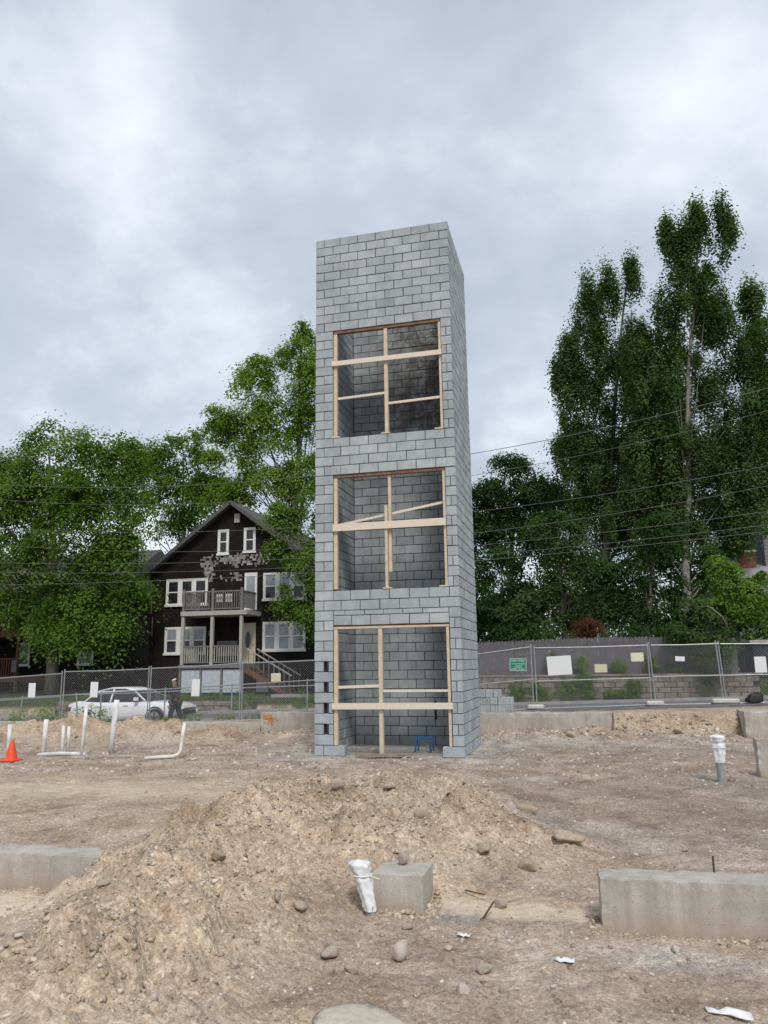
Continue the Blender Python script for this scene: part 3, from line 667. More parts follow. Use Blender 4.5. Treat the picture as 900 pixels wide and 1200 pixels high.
rock(.87,-8.93,.06,'grey stone resting on top of the concrete pier','rock',10, z=.255, flat=.95, sink=.08)
rock(1.36,-9.85,.034,'small pale stone between the big stone and the footing','rock_pale',11)
rock(2.02,-7.35,.15,'broad tan slab of hard dirt at the right foot of the mound','clod',12, flat=.5, sink=.72, rz=.4, name='dirt_slab')
rock(1.72,-8.05,.10,'rounded tan clod right of the pier','clod',13, flat=.6, sink=.5, name='dirt_clod')
rock(1.35,-7.95,.10,'split tan clod above and right of the pier','clod',14, flat=.6, sink=.5, name='dirt_clod')
rock(-.35,-9.55,.065,'big half-buried clod on the left slope of the mound','clod',15, flat=.7, sink=.6, name='dirt_clod')
rock(.12,-9.62,.045,'grey stone half buried in the middle of the mound slope','rock',16, sink=.45)
rock(.28,-9.6,.05,'second grey stone half buried in the mound slope','rock',17, sink=.45)
rock(-.72,-8.95,.05,'small pale stone high on the left mound slope','rock_pale',18)
rock(-.3,-6.9,.085,'dark stone near the crest of the mound','rock',19)
rock(.1,-6.3,.09,'stone on the crest of the mound below the tower','rock',20)
rock(.62,-7.0,.10,'brown clod on the upper right mound slope','clod',21, name='dirt_clod')
rock(1.55,-5.6,.10,'brown clod on the flat dirt right of the mound','clod',22, name='dirt_clod')
rock(3.1,-6.9,.045,'small dark stone on the dirt behind the right footing','rock',23)
rock(1.6,-8.95,.06,'small grey stone beside the pier\'s right corner','rock',24)
rock(2.72,-9.62,.045,'pale chunk of concrete lying before the right footing','rock_pale',25)
rock(-5.0,-1.2,.11,'pale curved stone on the ground right of the bent pipe','rock_pale',26, flat=.5)
rock(1.9,3.9,.16,'yellowish boulder below the foundation wall right of the tower','clod',27)
rock(4.25,4.1,.17,'yellowish boulder at the foot of the right dirt bank','clod',28)
rock(-.9,-10.15,.07,'flat grey shard on the lower left of the mound','rock',29, flat=.45)

rock(1.12,-11.02,.21,'broad pale half-buried stone at the bottom edge, centre','rock_pale',31, flat=.28, sink=.55, rz=.2, name='flat_stone')

def gravel(n, name, mat, seed, region, size, label, tri=1):
    """small stones and crumbs too many to count, as one mesh"""
    r = np.random.default_rng(seed); tpl = []
    ct = np.array([(0,2,1),(0,3,2),(4,5,6),(4,6,7),(0,1,5),(0,5,4),(1,2,6),(1,6,5),(2,3,7),(2,7,6),(3,0,4),(3,4,7)])
    cv = np.array([(-1,-1,-1),(1,-1,-1),(1,1,-1),(-1,1,-1),(-1,-1,1),(1,-1,1),(1,1,1),(-1,1,1)], float)*.62
    for k in range(8):                                   # broken chunks: cubes with shoved corners, twelve triangles each
        v = cv*np.array([1, 1, .75]) + r.uniform(-.33, .33, (8, 3)); v[4:, :2] *= r.uniform(.5, .95); a = r.uniform(-.5, .5)
        v = np.stack([v[:,0], v[:,1]*math.cos(a)-v[:,2]*math.sin(a), v[:,1]*math.sin(a)+v[:,2]*math.cos(a)], -1); tpl.append((v, ct))
    P = region(r, n); Z = ground_z(P[:,0], P[:,1]); V = []; F = []; T = []; b = 0
    sz = size[0]*(size[1]/size[0])**(r.random(n)**2.6); rot = r.random(n)*6.28; tin = r.random(n); sq = np.stack([r.uniform(.8,1.5,n), r.uniform(.6,1.1,n), r.uniform(.5,1.1,n)], -1)
    for i in range(n):
        tv, tf = tpl[i % 8]; c, s = math.cos(rot[i]), math.sin(rot[i])
        v = tv*sz[i]*sq[i]; v = np.stack([v[:,0]*c-v[:,1]*s+P[i,0], v[:,0]*s+v[:,1]*c+P[i,1], v[:,2]+Z[i]+sz[i]*.02], -1)
        V.append(v); F.append(tf+b); T.append(np.full(len(v), tin[i])); b += len(v)
    V = np.concatenate(V); F = np.concatenate(F); T = np.concatenate(T)
    me = bpy.data.meshes.new(name); me.vertices.add(len(V)); me.vertices.foreach_set('co', V.reshape(-1).astype(np.float32))
    me.loops.add(len(F)*3); me.polygons.add(len(F)); me.loops.foreach_set('vertex_index', F.reshape(-1).astype(np.int32))
    me.polygons.foreach_set('loop_start', np.arange(len(F), dtype=np.int32)*3); me.update(calc_edges=True)
    at = me.attributes.new('tint', 'FLOAT', 'POINT'); at.data.foreach_set('value', T.astype(np.float32)); me.materials.append(mat)
    return tag(link(name, me), label, 'gravel', kind='stuff')
def gravel_mat(name, stops):
    m, nt, b = new_mat(name); at = nt.nodes.new('ShaderNodeAttribute'); at.attribute_name = 'tint'
    v = coords(nt, rand=False); c = mixc(nt, 1., ramp(nt, at.outputs['Fac'], stops), ramp(nt, nz(nt, v, 70, 4), [(.3,(.75,.75,.75)),(.7,(1.15,1.15,1.15))]), 'MULTIPLY')
    nt.links.new(c, b.inputs['Base Color']); b.inputs['Roughness'].default_value = .95; b.inputs['Specular IOR Level'].default_value = .2; return m
M['gravel'] = gravel_mat('gravel_stones', [(0,(.26,.20,.15)), (.5,(.42,.34,.26)), (.8,(.52,.46,.39)), (1,(.70,.66,.60))])
M['crumb'] = gravel_mat('dirt_crumbs', [(0,(.36,.275,.20)), (.7,(.53,.43,.33)), (1,(.68,.59,.49))])
def on_mound(r, n):
    out = []
    while len(out) < n:
        p = r.uniform((-2.6,-11.6), (2.3,-3.6), (n, 2)); h = ground_z(p[:,0], p[:,1], False); out += list(p[h > .04+.25*r.random(n)])
    return np.array(out[:n])
def flat_near(r, n):
    y = -11.4 + 10.5*r.random(n)**1.7; return np.stack([r.uniform(-4, 4.8, n), y], -1)
def flat_far(r, n): return np.stack([r.uniform(-13, 6, n), r.uniform(-3, 5.1, n)], -1)
gravel(17000, 'dirt_crumbs', M['crumb'], 1, on_mound, (.004, .027), 'dirt crumbs and pebbles covering the mound')
gravel(13000, 'gravel', M['gravel'], 2, flat_near, (.004, .028), 'scattered gravel on the flat dirt in front')
gravel(8000, 'gravel', M['gravel'], 3, flat_far, (.010, .06), 'stones scattered over the ground round the tower')
def berm(r, n): return np.stack([r.choice([r.uniform(-3,3,n), r.uniform(2.9,5.7,n)], axis=0) if False else r.uniform(-13,5.7,n), 5.1-abs(r.normal(0,.7,n))], -1)
gravel(2600, 'rubble', M['gravel'], 4, berm, (.02, .085), 'rubble along the foot of the far foundation wall')

def bases(r, n):
    e = [((2.3,-9.33),(4.6,-9.22)), ((2.27,-9.3),(2.27,-8.95)), ((.66,-9.27),(1.1,-9.27)), ((1.1,-9.25),(1.1,-8.85)), ((-5,-9.33),(-1.5,-9.33))]; k = r.integers(0, len(e), n); t = r.random(n)[:, None]
    return np.array([e[i][0] for i in k])*(1-t) + np.array([e[i][1] for i in k])*t + r.normal(size=(n, 2))*.035
gravel(1500, 'soil_crumbs', M['crumb'], 6, bases, (.006, .034), 'loose soil heaped against the feet of the concrete footings')
def scrap(x, y, s, seed, label, L=1.):
    r = random.Random(seed); mb = MB(); n = 7
    for i in range(n):
        for j in range(4):
            mb.v.append((x+(i/(n-1)-.5)*s*L*2 + r.uniform(-.1,.1)*s, y+(j/3-.5)*s*.8 - (i/(n-1)-.5)*s*.5*L + r.uniform(-.14,.14)*s, gz1(x, y)+.01+r.uniform(0,.35)*s*(.4 if j in (0,3) else 1))); mb.t.append(0)
    for i in range(n-1):
        for j in range(3): mb.f.append((i*4+j, (i+1)*4+j, (i+1)*4+j+1, i*4+j+1))
    o = mb.build('plastic_scrap', M['plastic_wrap'], smooth=True); m = o.modifiers.new('thickness', 'SOLIDIFY'); m.thickness = .004
    return tag(o, label, 'plastic scrap', 'white plastic litter')
scrap(2.07,-9.93,.07,1,'crumpled white plastic scrap on the dirt before the right footing',.8)
scrap(2.88,-10.48,.08,2,'long white plastic strip in the bottom right corner',1.3)
scrap(1.42,-9.62,.05,3,'small white scrap on the ground right of the pier',.9)
tag(MB().bar((1.30,-8.75,.06),(1.46,-8.80,.05),.010,.008).build('stick', M['redwood']), 'thin brown stick in the dirt right of the pier', 'stick')
tag(MB().bar((1.50,-9.25,.02),(1.56,-9.10,.09),.010,.010).build('stick', M['redwood']), 'short broken stick leaning beside the white scrap', 'stick')

# ------------------------------------------------------------------ pipes, cone
def pipe(name, pts, r, mat, label, cat='pipe', group=None, n=14, cap_open=True):
    mb = MB(); mb.tube(pts, r, n, True); o = mb.build(name, M[mat], smooth=False)
    me = o.data; me.polygons.foreach_set('use_smooth', [len(p.vertices) == 4 for p in me.polygons])
    return tag(o, label, cat, group)
PG = 'white plumbing stub pipes'
def stub(x, y, h, r, label, lean=0.):
    z = gz1(x, y)-.1; return pipe('plastic_pipe', [(x,y,z),(x+lean*.5,y,z+.1+h*.5),(x+lean,y,z+.1+h)], r, 'white_pvc', label, group=PG)
stub(-9.5,-.75,.62,.046,'white pipe stub at the left edge behind the cone')
stub(-8.55,-.1,.55,.034,'thin white pipe stub directly behind the orange cone')
stub(-8.75,-.62,.72,.048,'thick white pipe stub right of the orange cone',.02)
stub(-8.5,-.35,.58,.034,'short thin white pipe stub beside the thick one')
stub(-7.83,-.64,.98,.036,'tall thin white pipe between the two thicker ones',.06)
stub(-7.5,-.1,1.08,.058,'tallest thick white pipe standing before the dirt pile',.08)
pipe('plastic_pipe', [(-8.78,-.72,.02),(-8.3,-.66,.045),(-7.75,-.6,.03)], .04, 'white_pvc', 'white pipe lying on the ground between the stubs', group=PG)
pipe('plastic_pipe', [(-6.15,-1.0,.02),(-5.85,-.92,.04),(-5.62,-.84,.05),(-5.53,-.8,.09),(-5.5,-.78,.16),(-5.49,-.75,.40),(-5.47,-.72,.68)], .035, 'white_pvc', 'bent white pipe rising from the ground left of the tower', group=PG)
def cone():
    x, y = -8.62, -1.72; z = gz1(x, y)
    g = thing('traffic_cone', (x, y, z), 'orange traffic cone on the dirt at the left edge', 'traffic cone')
    mb = MB(); n = 20; prof = [(.135,.03),(.122,.045),(.112,.06),(.036,.37),(.028,.382),(.02,.378)]
    for r, h in prof:
        for k in range(n): mb.v.append((x+r*math.cos(2*PI*k/n), y+r*math.sin(2*PI*k/n), z+h)); mb.t.append(0)
    for i in range(len(prof)-1):
        for k in range(n): mb.f.append((i*n+k, i*n+(k+1)%n, (i+1)*n+(k+1)%n, (i+1)*n+k))
    mb.build('body', M['orange'], g, smooth=True)
    vs, fs = cbox(.32,.32,.035,.012); link('base', MB().add([(v[0]+x, v[1]+y, v[2]+z+.02) for v in vs], fs).mesh('base', M['orange']), g)
cone()
def wrapped(x, y, h, r, lean, label, mat_pipe, wrap0, top_r, seed):
    z = gz1(x, y); g = thing('wrapped_pipe', (x, y, z), label, 'pipe')
    if mat_pipe: MB().tube([(x,y,z-.1),(x+lean[0]*wrap0,y+lean[1]*wrap0,z+h*wrap0+.03)], r, 14).build('pipe', M[mat_pipe], g)
    r_ = random.Random(seed); mb = MB(); n = 26; rings = 22
    for i in range(rings+1):
        t = wrap0+(1-wrap0)*i/rings; q = i/rings
        base = r*1.15 + (top_r-r*1.15)*min(1, q*1.15); base *= (1 if q < .9 else math.sqrt(max(0, 1-((q-.9)/.1)**2))+.12)
        if .66 < q < .74: base *= .86
        for k in range(n):
            a = 2*PI*k/n; w = 1+.13*math.sin(a*5+q*2+seed)+.07*math.sin(a*9-q*5)+r_.uniform(-.11,.11)
            mb.v.append((x+lean[0]*t+base*w*math.cos(a), y+lean[1]*t+base*w*math.sin(a), z+h*t)); mb.t.append(0)
    for i in range(rings):
        for k in range(n): mb.f.append((i*n+k, i*n+(k+1)%n, (i+1)*n+(k+1)%n, (i+1)*n+k))
    mb.f.append(tuple(rings*n+k for k in range(n)))
    w = mb.build('plastic_cover', M['plastic_wrap'], g, smooth=True)
    tb = MB(); tz = .72; tb.tube([(x+lean[0]*tz+top_r*.95*math.cos(a), y+lean[1]*tz+top_r*.95*math.sin(a), z+h*tz) for a in [2*PI*k/16 for k in range(17)]], .006, 5, False)
    tb.bar((x+lean[0]*tz+top_r*.9, y-.02, z+h*tz+.003), (x+lean[0]*tz+top_r*.9+.08, y-.05, z+h*tz-.008), .008, .006)
    tb.build('tie', M['white_paint'], w); return g
wrapped(.725,-9.34,.35,.036,(-.10,.02),'leaning pipe wrapped in white plastic beside the concrete pier','grey_pvc',.06,.07,3)
wrapped(4.12,-2.49,.66,.058,(-.02,0),'grey standpipe with plastic-wrapped top at the right','grey_pvc',.40,.095,8)

# ------------------------------------------------------------------ stacked loose blocks behind the far wall
def end_block():
    """a block seen on its fluted end: two flanges with a recessed web between, .19 x .19 face, .39 deep"""
    mb = MB(); w = .186
    mb.box(-w/2, -w/2+.05, -.195, .195, 0, w); mb.box(w/2-.05, w/2, -.195, .195, 0, w); mb.box(-w/2+.0502, w/2-.0502, -.172, .172, .001, w-.001)
    return mb.mesh('concrete_block', M['block'])
hb = end_block(); zb = gz1(-.2, 6.3)
for row, xs_ in ((0, [-.50+k*.197 for k in range(5)]), (1, [-.50+k*.197 for k in range(5)]), (2, [-.42+k*.197 for k in range(3)])):
    for k, x in enumerate(xs_):
        o = link('concrete_block', hb, None, (x+rng.uniform(-.004,.004), 6.3+rng.uniform(-.03,.03), zb+.005+row*.192)); o.rotation_euler = (0, 0, rng.uniform(-.03,.03))
        tag(o, 'loose grey block, %s from right, %s course of small stack beside tower' % (('first','second','third','fourth','fifth')[len(xs_)-1-k], ('bottom', 'middle', 'top')[row]), 'concrete block', 'loose blocks stacked behind the foundation wall')

# ------------------------------------------------------------------ fences
def chain_mesh(w, h, sp=.085, r=.0017):
    mb = MB()
    def line(p, q):
        d = Vector(q)-Vector(p)
        if d.length < .02: return
        mb.tube([p, q], r, 3, False)
    n = int((w+h)/sp)+1
    for s in (1, -1):
        for k in range(n):
            c = k*sp                                     # x + z = c  /  x - z = c - h
            if s == 1: x0, x1 = max(0, c-h), min(w, c); p, q = (x0, 0, c-x0), (x1, 0, c-x1)
            else: x0, x1 = max(0, c-h), min(w, c); p, q = (x0, .003, x0-(c-h)), (x1, .003, x1-(c-h))
            if x1 > x0: line(p, q)
    return mb.mesh('chain_link', M['wire_mesh'])
def shear(me, w, za, zb):
    for v in me.vertices: v.co.z += za + (zb-za)*v.co.x/w
    return me
def panel(x0, x1, y, zb0, zt0, zb1, zt1, label, mid=.57, lean=0., wire=.0021):
    """one temporary fence panel: end posts, rails, chain link"""
    g = thing('temporary_fence', ((x0+x1)/2, y, min(zb0, zb1)), label, 'fence', 'temporary chain-link fence panels'); r = .021
    MB().tube([(x0+.02,y,zb0-.06),(x0+.02+lean,y,zt0+.09)], r, 8).build('post', M['galv'], g)
    MB().tube([(x1-.02,y,zb1-.06),(x1-.02+lean,y,zt1+.09)], r, 8).build('post', M['galv'], g)
    MB().tube([(x0,y,zt0),((x0+x1)/2,y,(zt0+zt1)/2-.015),(x1,y,zt1)], r, 8).build('top_rail', M['galv'], g)
    a0, a1 = zb0+(zt0-zb0)*mid, zb1+(zt1-zb1)*mid
    MB().tube([(x0,y,a0),(x1,y,a1)], r*.85, 8).build('middle_rail', M['galv'], g)
    MB().tube([(x0,y,zb0+.04),(x1,y,zb1+.04)], r*.85, 8).build('bottom_rail', M['galv'], g)
    w = x1-x0-.06; h = (zt0-zb0+zt1-zb1)/2-.05; me = chain_mesh(w, h, r=wire)
    shear(me, w, zb0+.03, zb1+.03)
    c = link('chain_link', me, g, (x0+.03, y-.012, 0)); tag(c, kind='stuff'); return g
panel(-2.8,.70,10.0,.12,1.86,.30,2.24,'chain-link panel carrying the green sign, right of the tower',.48)
panel(.76,4.20,10.02,.30,2.20,.42,2.22,'chain-link panel with a tilted white board on it',.46)
panel(4.28,6.22,10.0,.42,2.22,.45,2.23,'short chain-link panel between the double post and the leaning post',.48,-.08)
panel(6.26,9.6,10.05,.45,2.22,.55,2.20,'chain-link panel at the right edge with a white notice',.48,-.08)
panel(-5.3,-2.84,9.3,.02,1.95,.10,1.88,'chain-link panel hidden half behind the tower')
panel(-8.72,-5.34,9.0,.0,1.865,.08,1.95,'chain-link panel before the house stairs, with a beige notice')
panel(-12.1,-8.76,9.0,-.12,1.73,.0,1.86,'chain-link panel before the porch skirting, with a white notice')
panel(-15.5,-12.14,9.0,-.22,1.66,-.12,1.72,'chain-link panel before the white car')
panel(-20.6,-15.56,9.0,-.5,1.36,-.24,1.60,'chain-link panel at the left edge with a white notice')
g = thing('chain_link_fence', (-13, 10.45, -.2), 'low permanent chain-link fence along the street left of the tower', 'fence')
rail = lambda x: 1.27 + .0475*(x+6.6)
for x, l in ((-20.6,0),(-18.35,0.06),(-15.95,-.1),(-14.95,0),(-12.35,0),(-9.75,0),(-6.95,0),(-4.4,0)):
    MB().tube([(x-l,10.45,rail(x)-1.4),(x+l*.5,10.45,rail(x)+.06)], .026, 8).build('post', M['galv'], g)
MB().tube([(-21,10.45,rail(-21)),(-4.3,10.45,rail(-4.3))], .02, 8).build('top_rail', M['galv'], g)
me = chain_mesh(16.6, 1.15, .085, .0013); shear(me, 16.6, rail(-20.95)-1.17, rail(-4.35)-1.17)
tag(link('chain_link', me, g, (-20.95, 10.47, 0)), kind='stuff')

def sign(x, y, z, w, h, mat, label, tilt=0., name='sign'):
    vs, fs = cbox(w, .006, h, .002); mb = MB(); c, s = math.cos(tilt), math.sin(tilt)
    f = lambda v: (v[0]*c-v[2]*s, v[1], v[0]*s+v[2]*c)
    o = link(name, MB().add([f(v) for v in vs], fs).mesh(name, M[mat]), None, (x, y, z))
    return tag(o, label, 'sign'), f
sign(-16.75,8.965,1.03,.29,.50,'paper_white','white notice on the leftmost fence panel')
sign(-14.24,8.965,1.04,.30,.52,'paper_white','white notice on the fence above the car boot',-.03)
sign(-10.37,8.965,1.08,.30,.56,'paper_white','white notice on the fence before the porch skirting',-.02)
sign(-7.5,8.965,1.39,.34,.27,'paper_beige','beige notice on the fence just left of the tower')
o, f = sign(.26,9.965,1.69,.54,.40,'sign_green','green sign with white border on the fence right of the tower',-.03)
for (a, b, c, d) in ((-.255,.255,.178,.19),(-.255,.255,-.19,-.178),(-.257,-.245,-.177,.177),(.245,.257,-.177,.177)):
    mb = MB().box(a, b, -.0055, -.0035, c, d); mb.v = [f(v) for v in mb.v]; link('border', mb.mesh('border', M['paper_white']), o, (.26,9.965,1.69))
# illegible white lettering: word-shaped strokes in rows, only their mass reads at this distance
rr = random.Random(11)
for (zz_, hh, words) in ((.125,.05,((-.20,-.06),(-.035,-.0),(.03,.20))),(.03,.032,((-.19,-.03),(.0,.06),(.09,.21))),(-.03,.022,((-.10,.10),)),(-.075,.022,((-.12,.14),)),(-.135,.04,((-.21,-.02),(.02,.20)))):
    mb = MB()
    for (a, b) in words:
        x = a
        while x < b:
            w = rr.uniform(.010,.022); k = rr.random()
            mb.box(x, x+.006, -.0052, -.0034, zz_-hh/2, zz_+hh/2)
            if k > .3: mb.box(x+.006, x+w, -.0052, -.0034, zz_+hh/2-.007, zz_+hh/2)
            if k < .7: mb.box(x+.006, x+w, -.0052, -.0034, zz_-hh/2, zz_-hh/2+.007)
            x += w+.007
    mb.v = [f(v) for v in mb.v]; link('lettering', mb.mesh('lettering', M['paper_white']), o, (.26,9.965,1.69))
sign(1.53,9.985,1.65,.74,.58,'paper_white','large tilted white board on the fence right of the green sign',.045)
sign(2.77,9.985,1.55,.37,.25,'paper_beige','beige notice low on the fence, right of the white board')
sign(3.86,9.985,1.87,.37,.26,'paper_yellow','pale yellow notice high on the fence beside the double post')
sign(5.08,9.965,1.80,.27,.14,'paper_white','small white notice on the short fence panel',-.06)
sign(7.30,10.015,1.60,.32,.46,'paper_white','white notice on the fence at the right edge')
for (x, l) in ((.75,'white weight block under the fence post right of the green sign'), (4.27,'white weight block under the double fence post'), (6.24,'long white weight block under the leaning fence post')):
    vs, fs = cbox(.5 if x < 6 else .75, .28, .14, .035)
    tag(MB().add([(v[0]+x, v[1]+9.95, v[2]+float(strip_z(x))+.125) for v in vs], fs).build('fence_weight', M['sand_bag']), l, 'fence weight', 'fence weights')
o = link('rubbish_bag', rock_mesh(77, M['black_plastic'], 3, .55)); o.scale = (.34,.26,.3); o.location = (7.0, 9.75, float(strip_z(7))+.17)
tag(o, 'black plastic bag lying at the fence foot at the right', 'bag')

# ------------------------------------------------------------------ retaining wall and wooden fence across the street
rw = thing('retaining_wall', (2.2, 17.25, .1), 'low wall of rough stone blocks across the street', 'retaining wall')
MB().box(-4.2, 8.6, 17.30, 17.6, -.1, 1.08).build('wall_core', M['mortar'], rw)
sm = []
for k in range(5):
    vs, fs = cbox(.445, .16, .195, .025); r = random.Random(k)
    me = bpy.data.meshes.new('stone_block'); me.from_pydata([(v[0], v[1]+r.uniform(-.012,.012), v[2]+r.uniform(-.004,.004)) for v in vs], [], fs); me.materials.append(M['stone']); sm.append(me)
for row in range(6):
    for k in range(29):
        x = -4.1 + k*.455 + (.227 if row % 2 else 0)
        if x < 8.5: link('stone_block', sm[(k*3+row) % 5], rw, (x, 17.25+rng.uniform(-.012,.012), .02+row*.203))
for k in range(22):
    vs, fs = cbox(.58, .30, .08, .012); link('cap_stone', MB().add(vs, fs).mesh('cap_stone', M['stone']), rw, (-3.9+k*.59, 17.3, 1.215))
wf = thing('wooden_fence', (2.2, 17.75, 1.0), 'weathered grey picket fence above the stone wall', 'fence')
pk = []
for k in range(4):
    mb = MB(); w = .139; mb.add([(-w/2,-.009,0),(w/2,-.009,0),(w/2,.009,0),(-w/2,.009,0),(-w/2,-.009,1.50),(w/2,-.009,1.50),(w/2,.009,1.50),(-w/2,.009,1.50),(-w*.22,-.009,1.56),(w*.22,-.009,1.56),(w*.22,.009,1.56),(-w*.22,.009,1.56)],
        [(0,1,5,4),(1,2,6,5),(2,3,7,6),(3,0,4,7),(4,5,9,8),(5,6,10,9),(6,7,11,10),(7,4,8,11),(8,9,10,11)]); pk.append(mb.mesh('picket', M['fence_wood']))
for k in range(88):
    x = -4.2+k*.14; o = link('picket', pk[k % 4], wf, (x, 17.75+rng.uniform(-.004,.004), 1.10+.06*math.sin(x*.5)+rng.uniform(-.02,.02))); o.rotation_euler = (0, rng.uniform(-.008,.008), 0)
for zz in (1.35, 2.25): MB().box(-4.2, 8.1, 17.765, 17.81, zz, zz+.09).build('rail', M['fence_wood'], wf)

# ------------------------------------------------------------------ the dark shingled house
def window(parent, x0, x1, z0, z1, y, n, blind=False, mull=.12, casing=.11):
    """white casing with n double-hung sashes; y is the wall face, the window stands proud of it"""
    mb = MB(); f = y-.05
    mb.box(x0, x1, f, y+.02, z1-casing, z1); mb.box(x0-.04, x1+.04, f-.04, y+.02, z0-.06, z0+.05)
    mb.box(x0, x0+casing, f, y+.02, z0+.05, z1-casing); mb.box(x1-casing, x1, f, y+.02, z0+.05, z1-casing)
    iw = (x1-x0-2*casing-(n-1)*mull*1.6)/n; xx = []
    for k in range(n):
        a = x0+casing+k*(iw+mull*1.6); xx.append((a, a+iw))
        if k: mb.box(a-mull*1.6, a, f, y+.02, z0+.05, z1-casing)
    w = mb.build('window', M['white_paint'], parent)
    zm = (z0+z1)/2
    for (a, b) in xx:
        s = MB(); s.box(a, b, f+.012, y+.01, zm-.03, zm+.03); s.box(a, a+.035, f+.014, y+.01, z0+.05, z1-casing); s.box(b-.035, b, f+.014, y+.01, z0+.05, z1-casing)
        s.box(a+.035, b-.035, f+.014, y+.01, z1-casing-.035, z1-casing); s.box(a+.035, b-.035, f+.014, y+.01, z0+.05, z0+.10)
        s.build('sash', M['white_paint'], w)
        MB().box(a+.035, b-.035, y-.02, y+.005, zm+.03, z1-casing-.035).build('pane', M['glass_blind' if blind else 'glass_dark'], w)
        MB().box(a+.035, b-.035, y-.016, y+.005, z0+.10, zm-.03).build('pane', M['glass_blind' if blind == 2 else 'glass_dark'], w)
    return w
def house():
    h = thing('shingled_house', (-15.36, 22, .38), 'dark brown shingled gable house with white windows and two-storey porch', 'house')
    X0, X1, Y0, Y1, ZE, ZA, xa = -20.05, -10.67, 22., 33., 6.75, 10.25, -15.36
    mb = MB(); mb.add([(X0,Y0,.2),(X1,Y0,.2),(X1,Y0,ZE),(xa,Y0,ZA),(X0,Y0,ZE),(X0,Y1,.2),(X1,Y1,.2),(X1,Y1,ZE),(xa,Y1,ZA),(X0,Y1,ZE)],
                     [(0,1,2,3,4),(9,8,7,6,5),(1,6,7,2),(5,0,4,9)]); mb.build('wall', M['shingle'], h)
    for sx in (-1, 1):
        ex = xa+sx*5.15; ez = ZA-(5.15/4.69)*(ZA-ZE); t = .16; n = Vector((sx*(ZA-ZE), 0, 4.69)).normalized()
        a = Vector((xa, 0, ZA+.02)); b = Vector((ex, 0, ez+.02)); mbr = MB(); vs = []
        for yy in (Y0-.45, Y1+.4):
            for p, o in ((a, 0), (b, 0), (b, t), (a, t)):
                q = p+n*o; q.x = q.x if p is not a else xa
                vs.append((q.x, yy, q.z))
        r = mbr.add(vs, [(0,1,2,3),(7,6,5,4),(0,4,5,1),(1,5,6,2),(2,6,7,3),(3,7,4,0)]).build('roof', M['roof'], h)
        MB().bar((xa, Y0-.475, ZA+.05), (ex, Y0-.475, ez+.05), .04, .17).build('fascia', M['roof'], r)
    window(h, -16.22, -15.58, 7.6, 8.92, Y0, 1); window(h, -14.72, -14.05, 7.65, 8.95, Y0, 1)
    window(h, -19.15, -16.72, 4.98, 6.38, Y0, 3); window(h, -13.58, -11.22, 5.1, 6.5, Y0, 3, 1)
    window(h, -19.13, -16.75, 2.44, 3.84, Y0, 3, 1); window(h, -13.57, -11.25, 2.52, 3.98, Y0, 3, 2)
    # upper door with a small window, entrance door with an oval light
    d = MB().box(-14.62,-13.92,Y0-.05,Y0+.02,4.6,6.55).build('door', M['white_paint'], h)
    MB().box(-14.5,-14.04,Y0-.065,Y0-.04,5.35,6.35).build('pane', M['glass_blind'], d)
    d = MB().box(-14.78,-13.95,Y0-.05,Y0+.02,1.88,3.95).build('door', M['cream_door'], h)
    vs = [(-14.36+.15*math.cos(a), Y0-.062, 3.1+.42*math.sin(a)) for a in [2*PI*k/20 for k in range(20)]]; vs += [(v[0], Y0-.03, v[2]) for v in vs]
    MB().add(vs, [tuple(range(20))]+[(k, 20+k, 20+(k+1) % 20, (k+1) % 20) for k in range(20)]).build('oval_pane', M['glass_dark'], d)
    MB().tube([(-14.06,Y0-.05,2.85),(-14.06,Y0-.11,2.85)], .03, 8).build('door_handle', M['galv'], d)
    for (x, zc) in ((-20.0,5.1),(-19.9,3.9)): MB().box(x-.03,x+.03,Y0-.05,Y0-.01,zc-.5,zc+.5).build('downpipe', M['grey_paint'], h)
    MB().box(-15.25,-14.95,Y0-.12,Y0-.005,9.25,9.72).build('gable_vent', M['porch_post'], h)
    MB().box(-16.55,-16.35,Y0-.13,Y0-.005,3.35,3.6).build('porch_lamp', M['grey_paint'], h)
    MB().box(-15.95,-14.85,Y0-.35,Y0-.2,2.3,3.05).build('board', M['grey_paint'], h)
    # bleached bare shingles under the attic windows
    mb = MB(); r = random.Random(9)
    for row in range(13):
        zz = 6.15+row*.115
        for k in range(40):
            x = -17.2+k*.105+(.05 if row % 2 else 0); c = 1-abs(x+15.4)/2.0
            lim = .35+.55*c if 6.9 < zz < 7.45 else (.75 if (zz <= 6.95 and (abs(x+16.75) < .28 or abs(x+15.1) < .2)) else .15*c)
            hole = math.hypot((x+16.05)/.42, (zz-6.75)/.35) < 1 or (-15.05 < x < -14.1 and 6.5 < zz < 6.95) or (-14.8 < x < -13.9 and zz > 7.5) or (zz > 7.5 and abs(x+15.9) < .45)
            if not hole and r.random() < lim: mb.box(x, x+.095, Y0-.018-r.random()*.008, Y0+.002, zz, zz+.11, r.uniform(.05,1))
    tag(mb.build('bare_shingles', M['bare'], h), kind='stuff')
    # porch: deck, balcony, posts, rails, balusters, skirting, stairs
    PX0, PX1, PY = -17.2, -13.9, 20.25
    MB().box(PX0-.08, PX1+.1, PY-.08, Y0-.06, 1.70, 1.86).build('porch_floor', M['grey_paint'], h)
    bal = MB().box(PX0-.05, PX1+.25, PY-.08, Y0-.06, 4.28, 4.50).build('balcony_floor', M['porch_post'], h)
    for x in (PX0+.05, (PX0+PX1)/2, PX1-.08): MB().box(x-.075, x+.075, PY-.02, PY+.13, 1.861, 4.279).build('post', M['porch_post'], h)
    for x in (PX0+.05, (PX0+PX1)/2, PX1-.08): MB().box(x-.06, x+.06, PY-.015, PY+.105, 4.501, 5.62).build('balcony_post', M['grey_paint'], h)
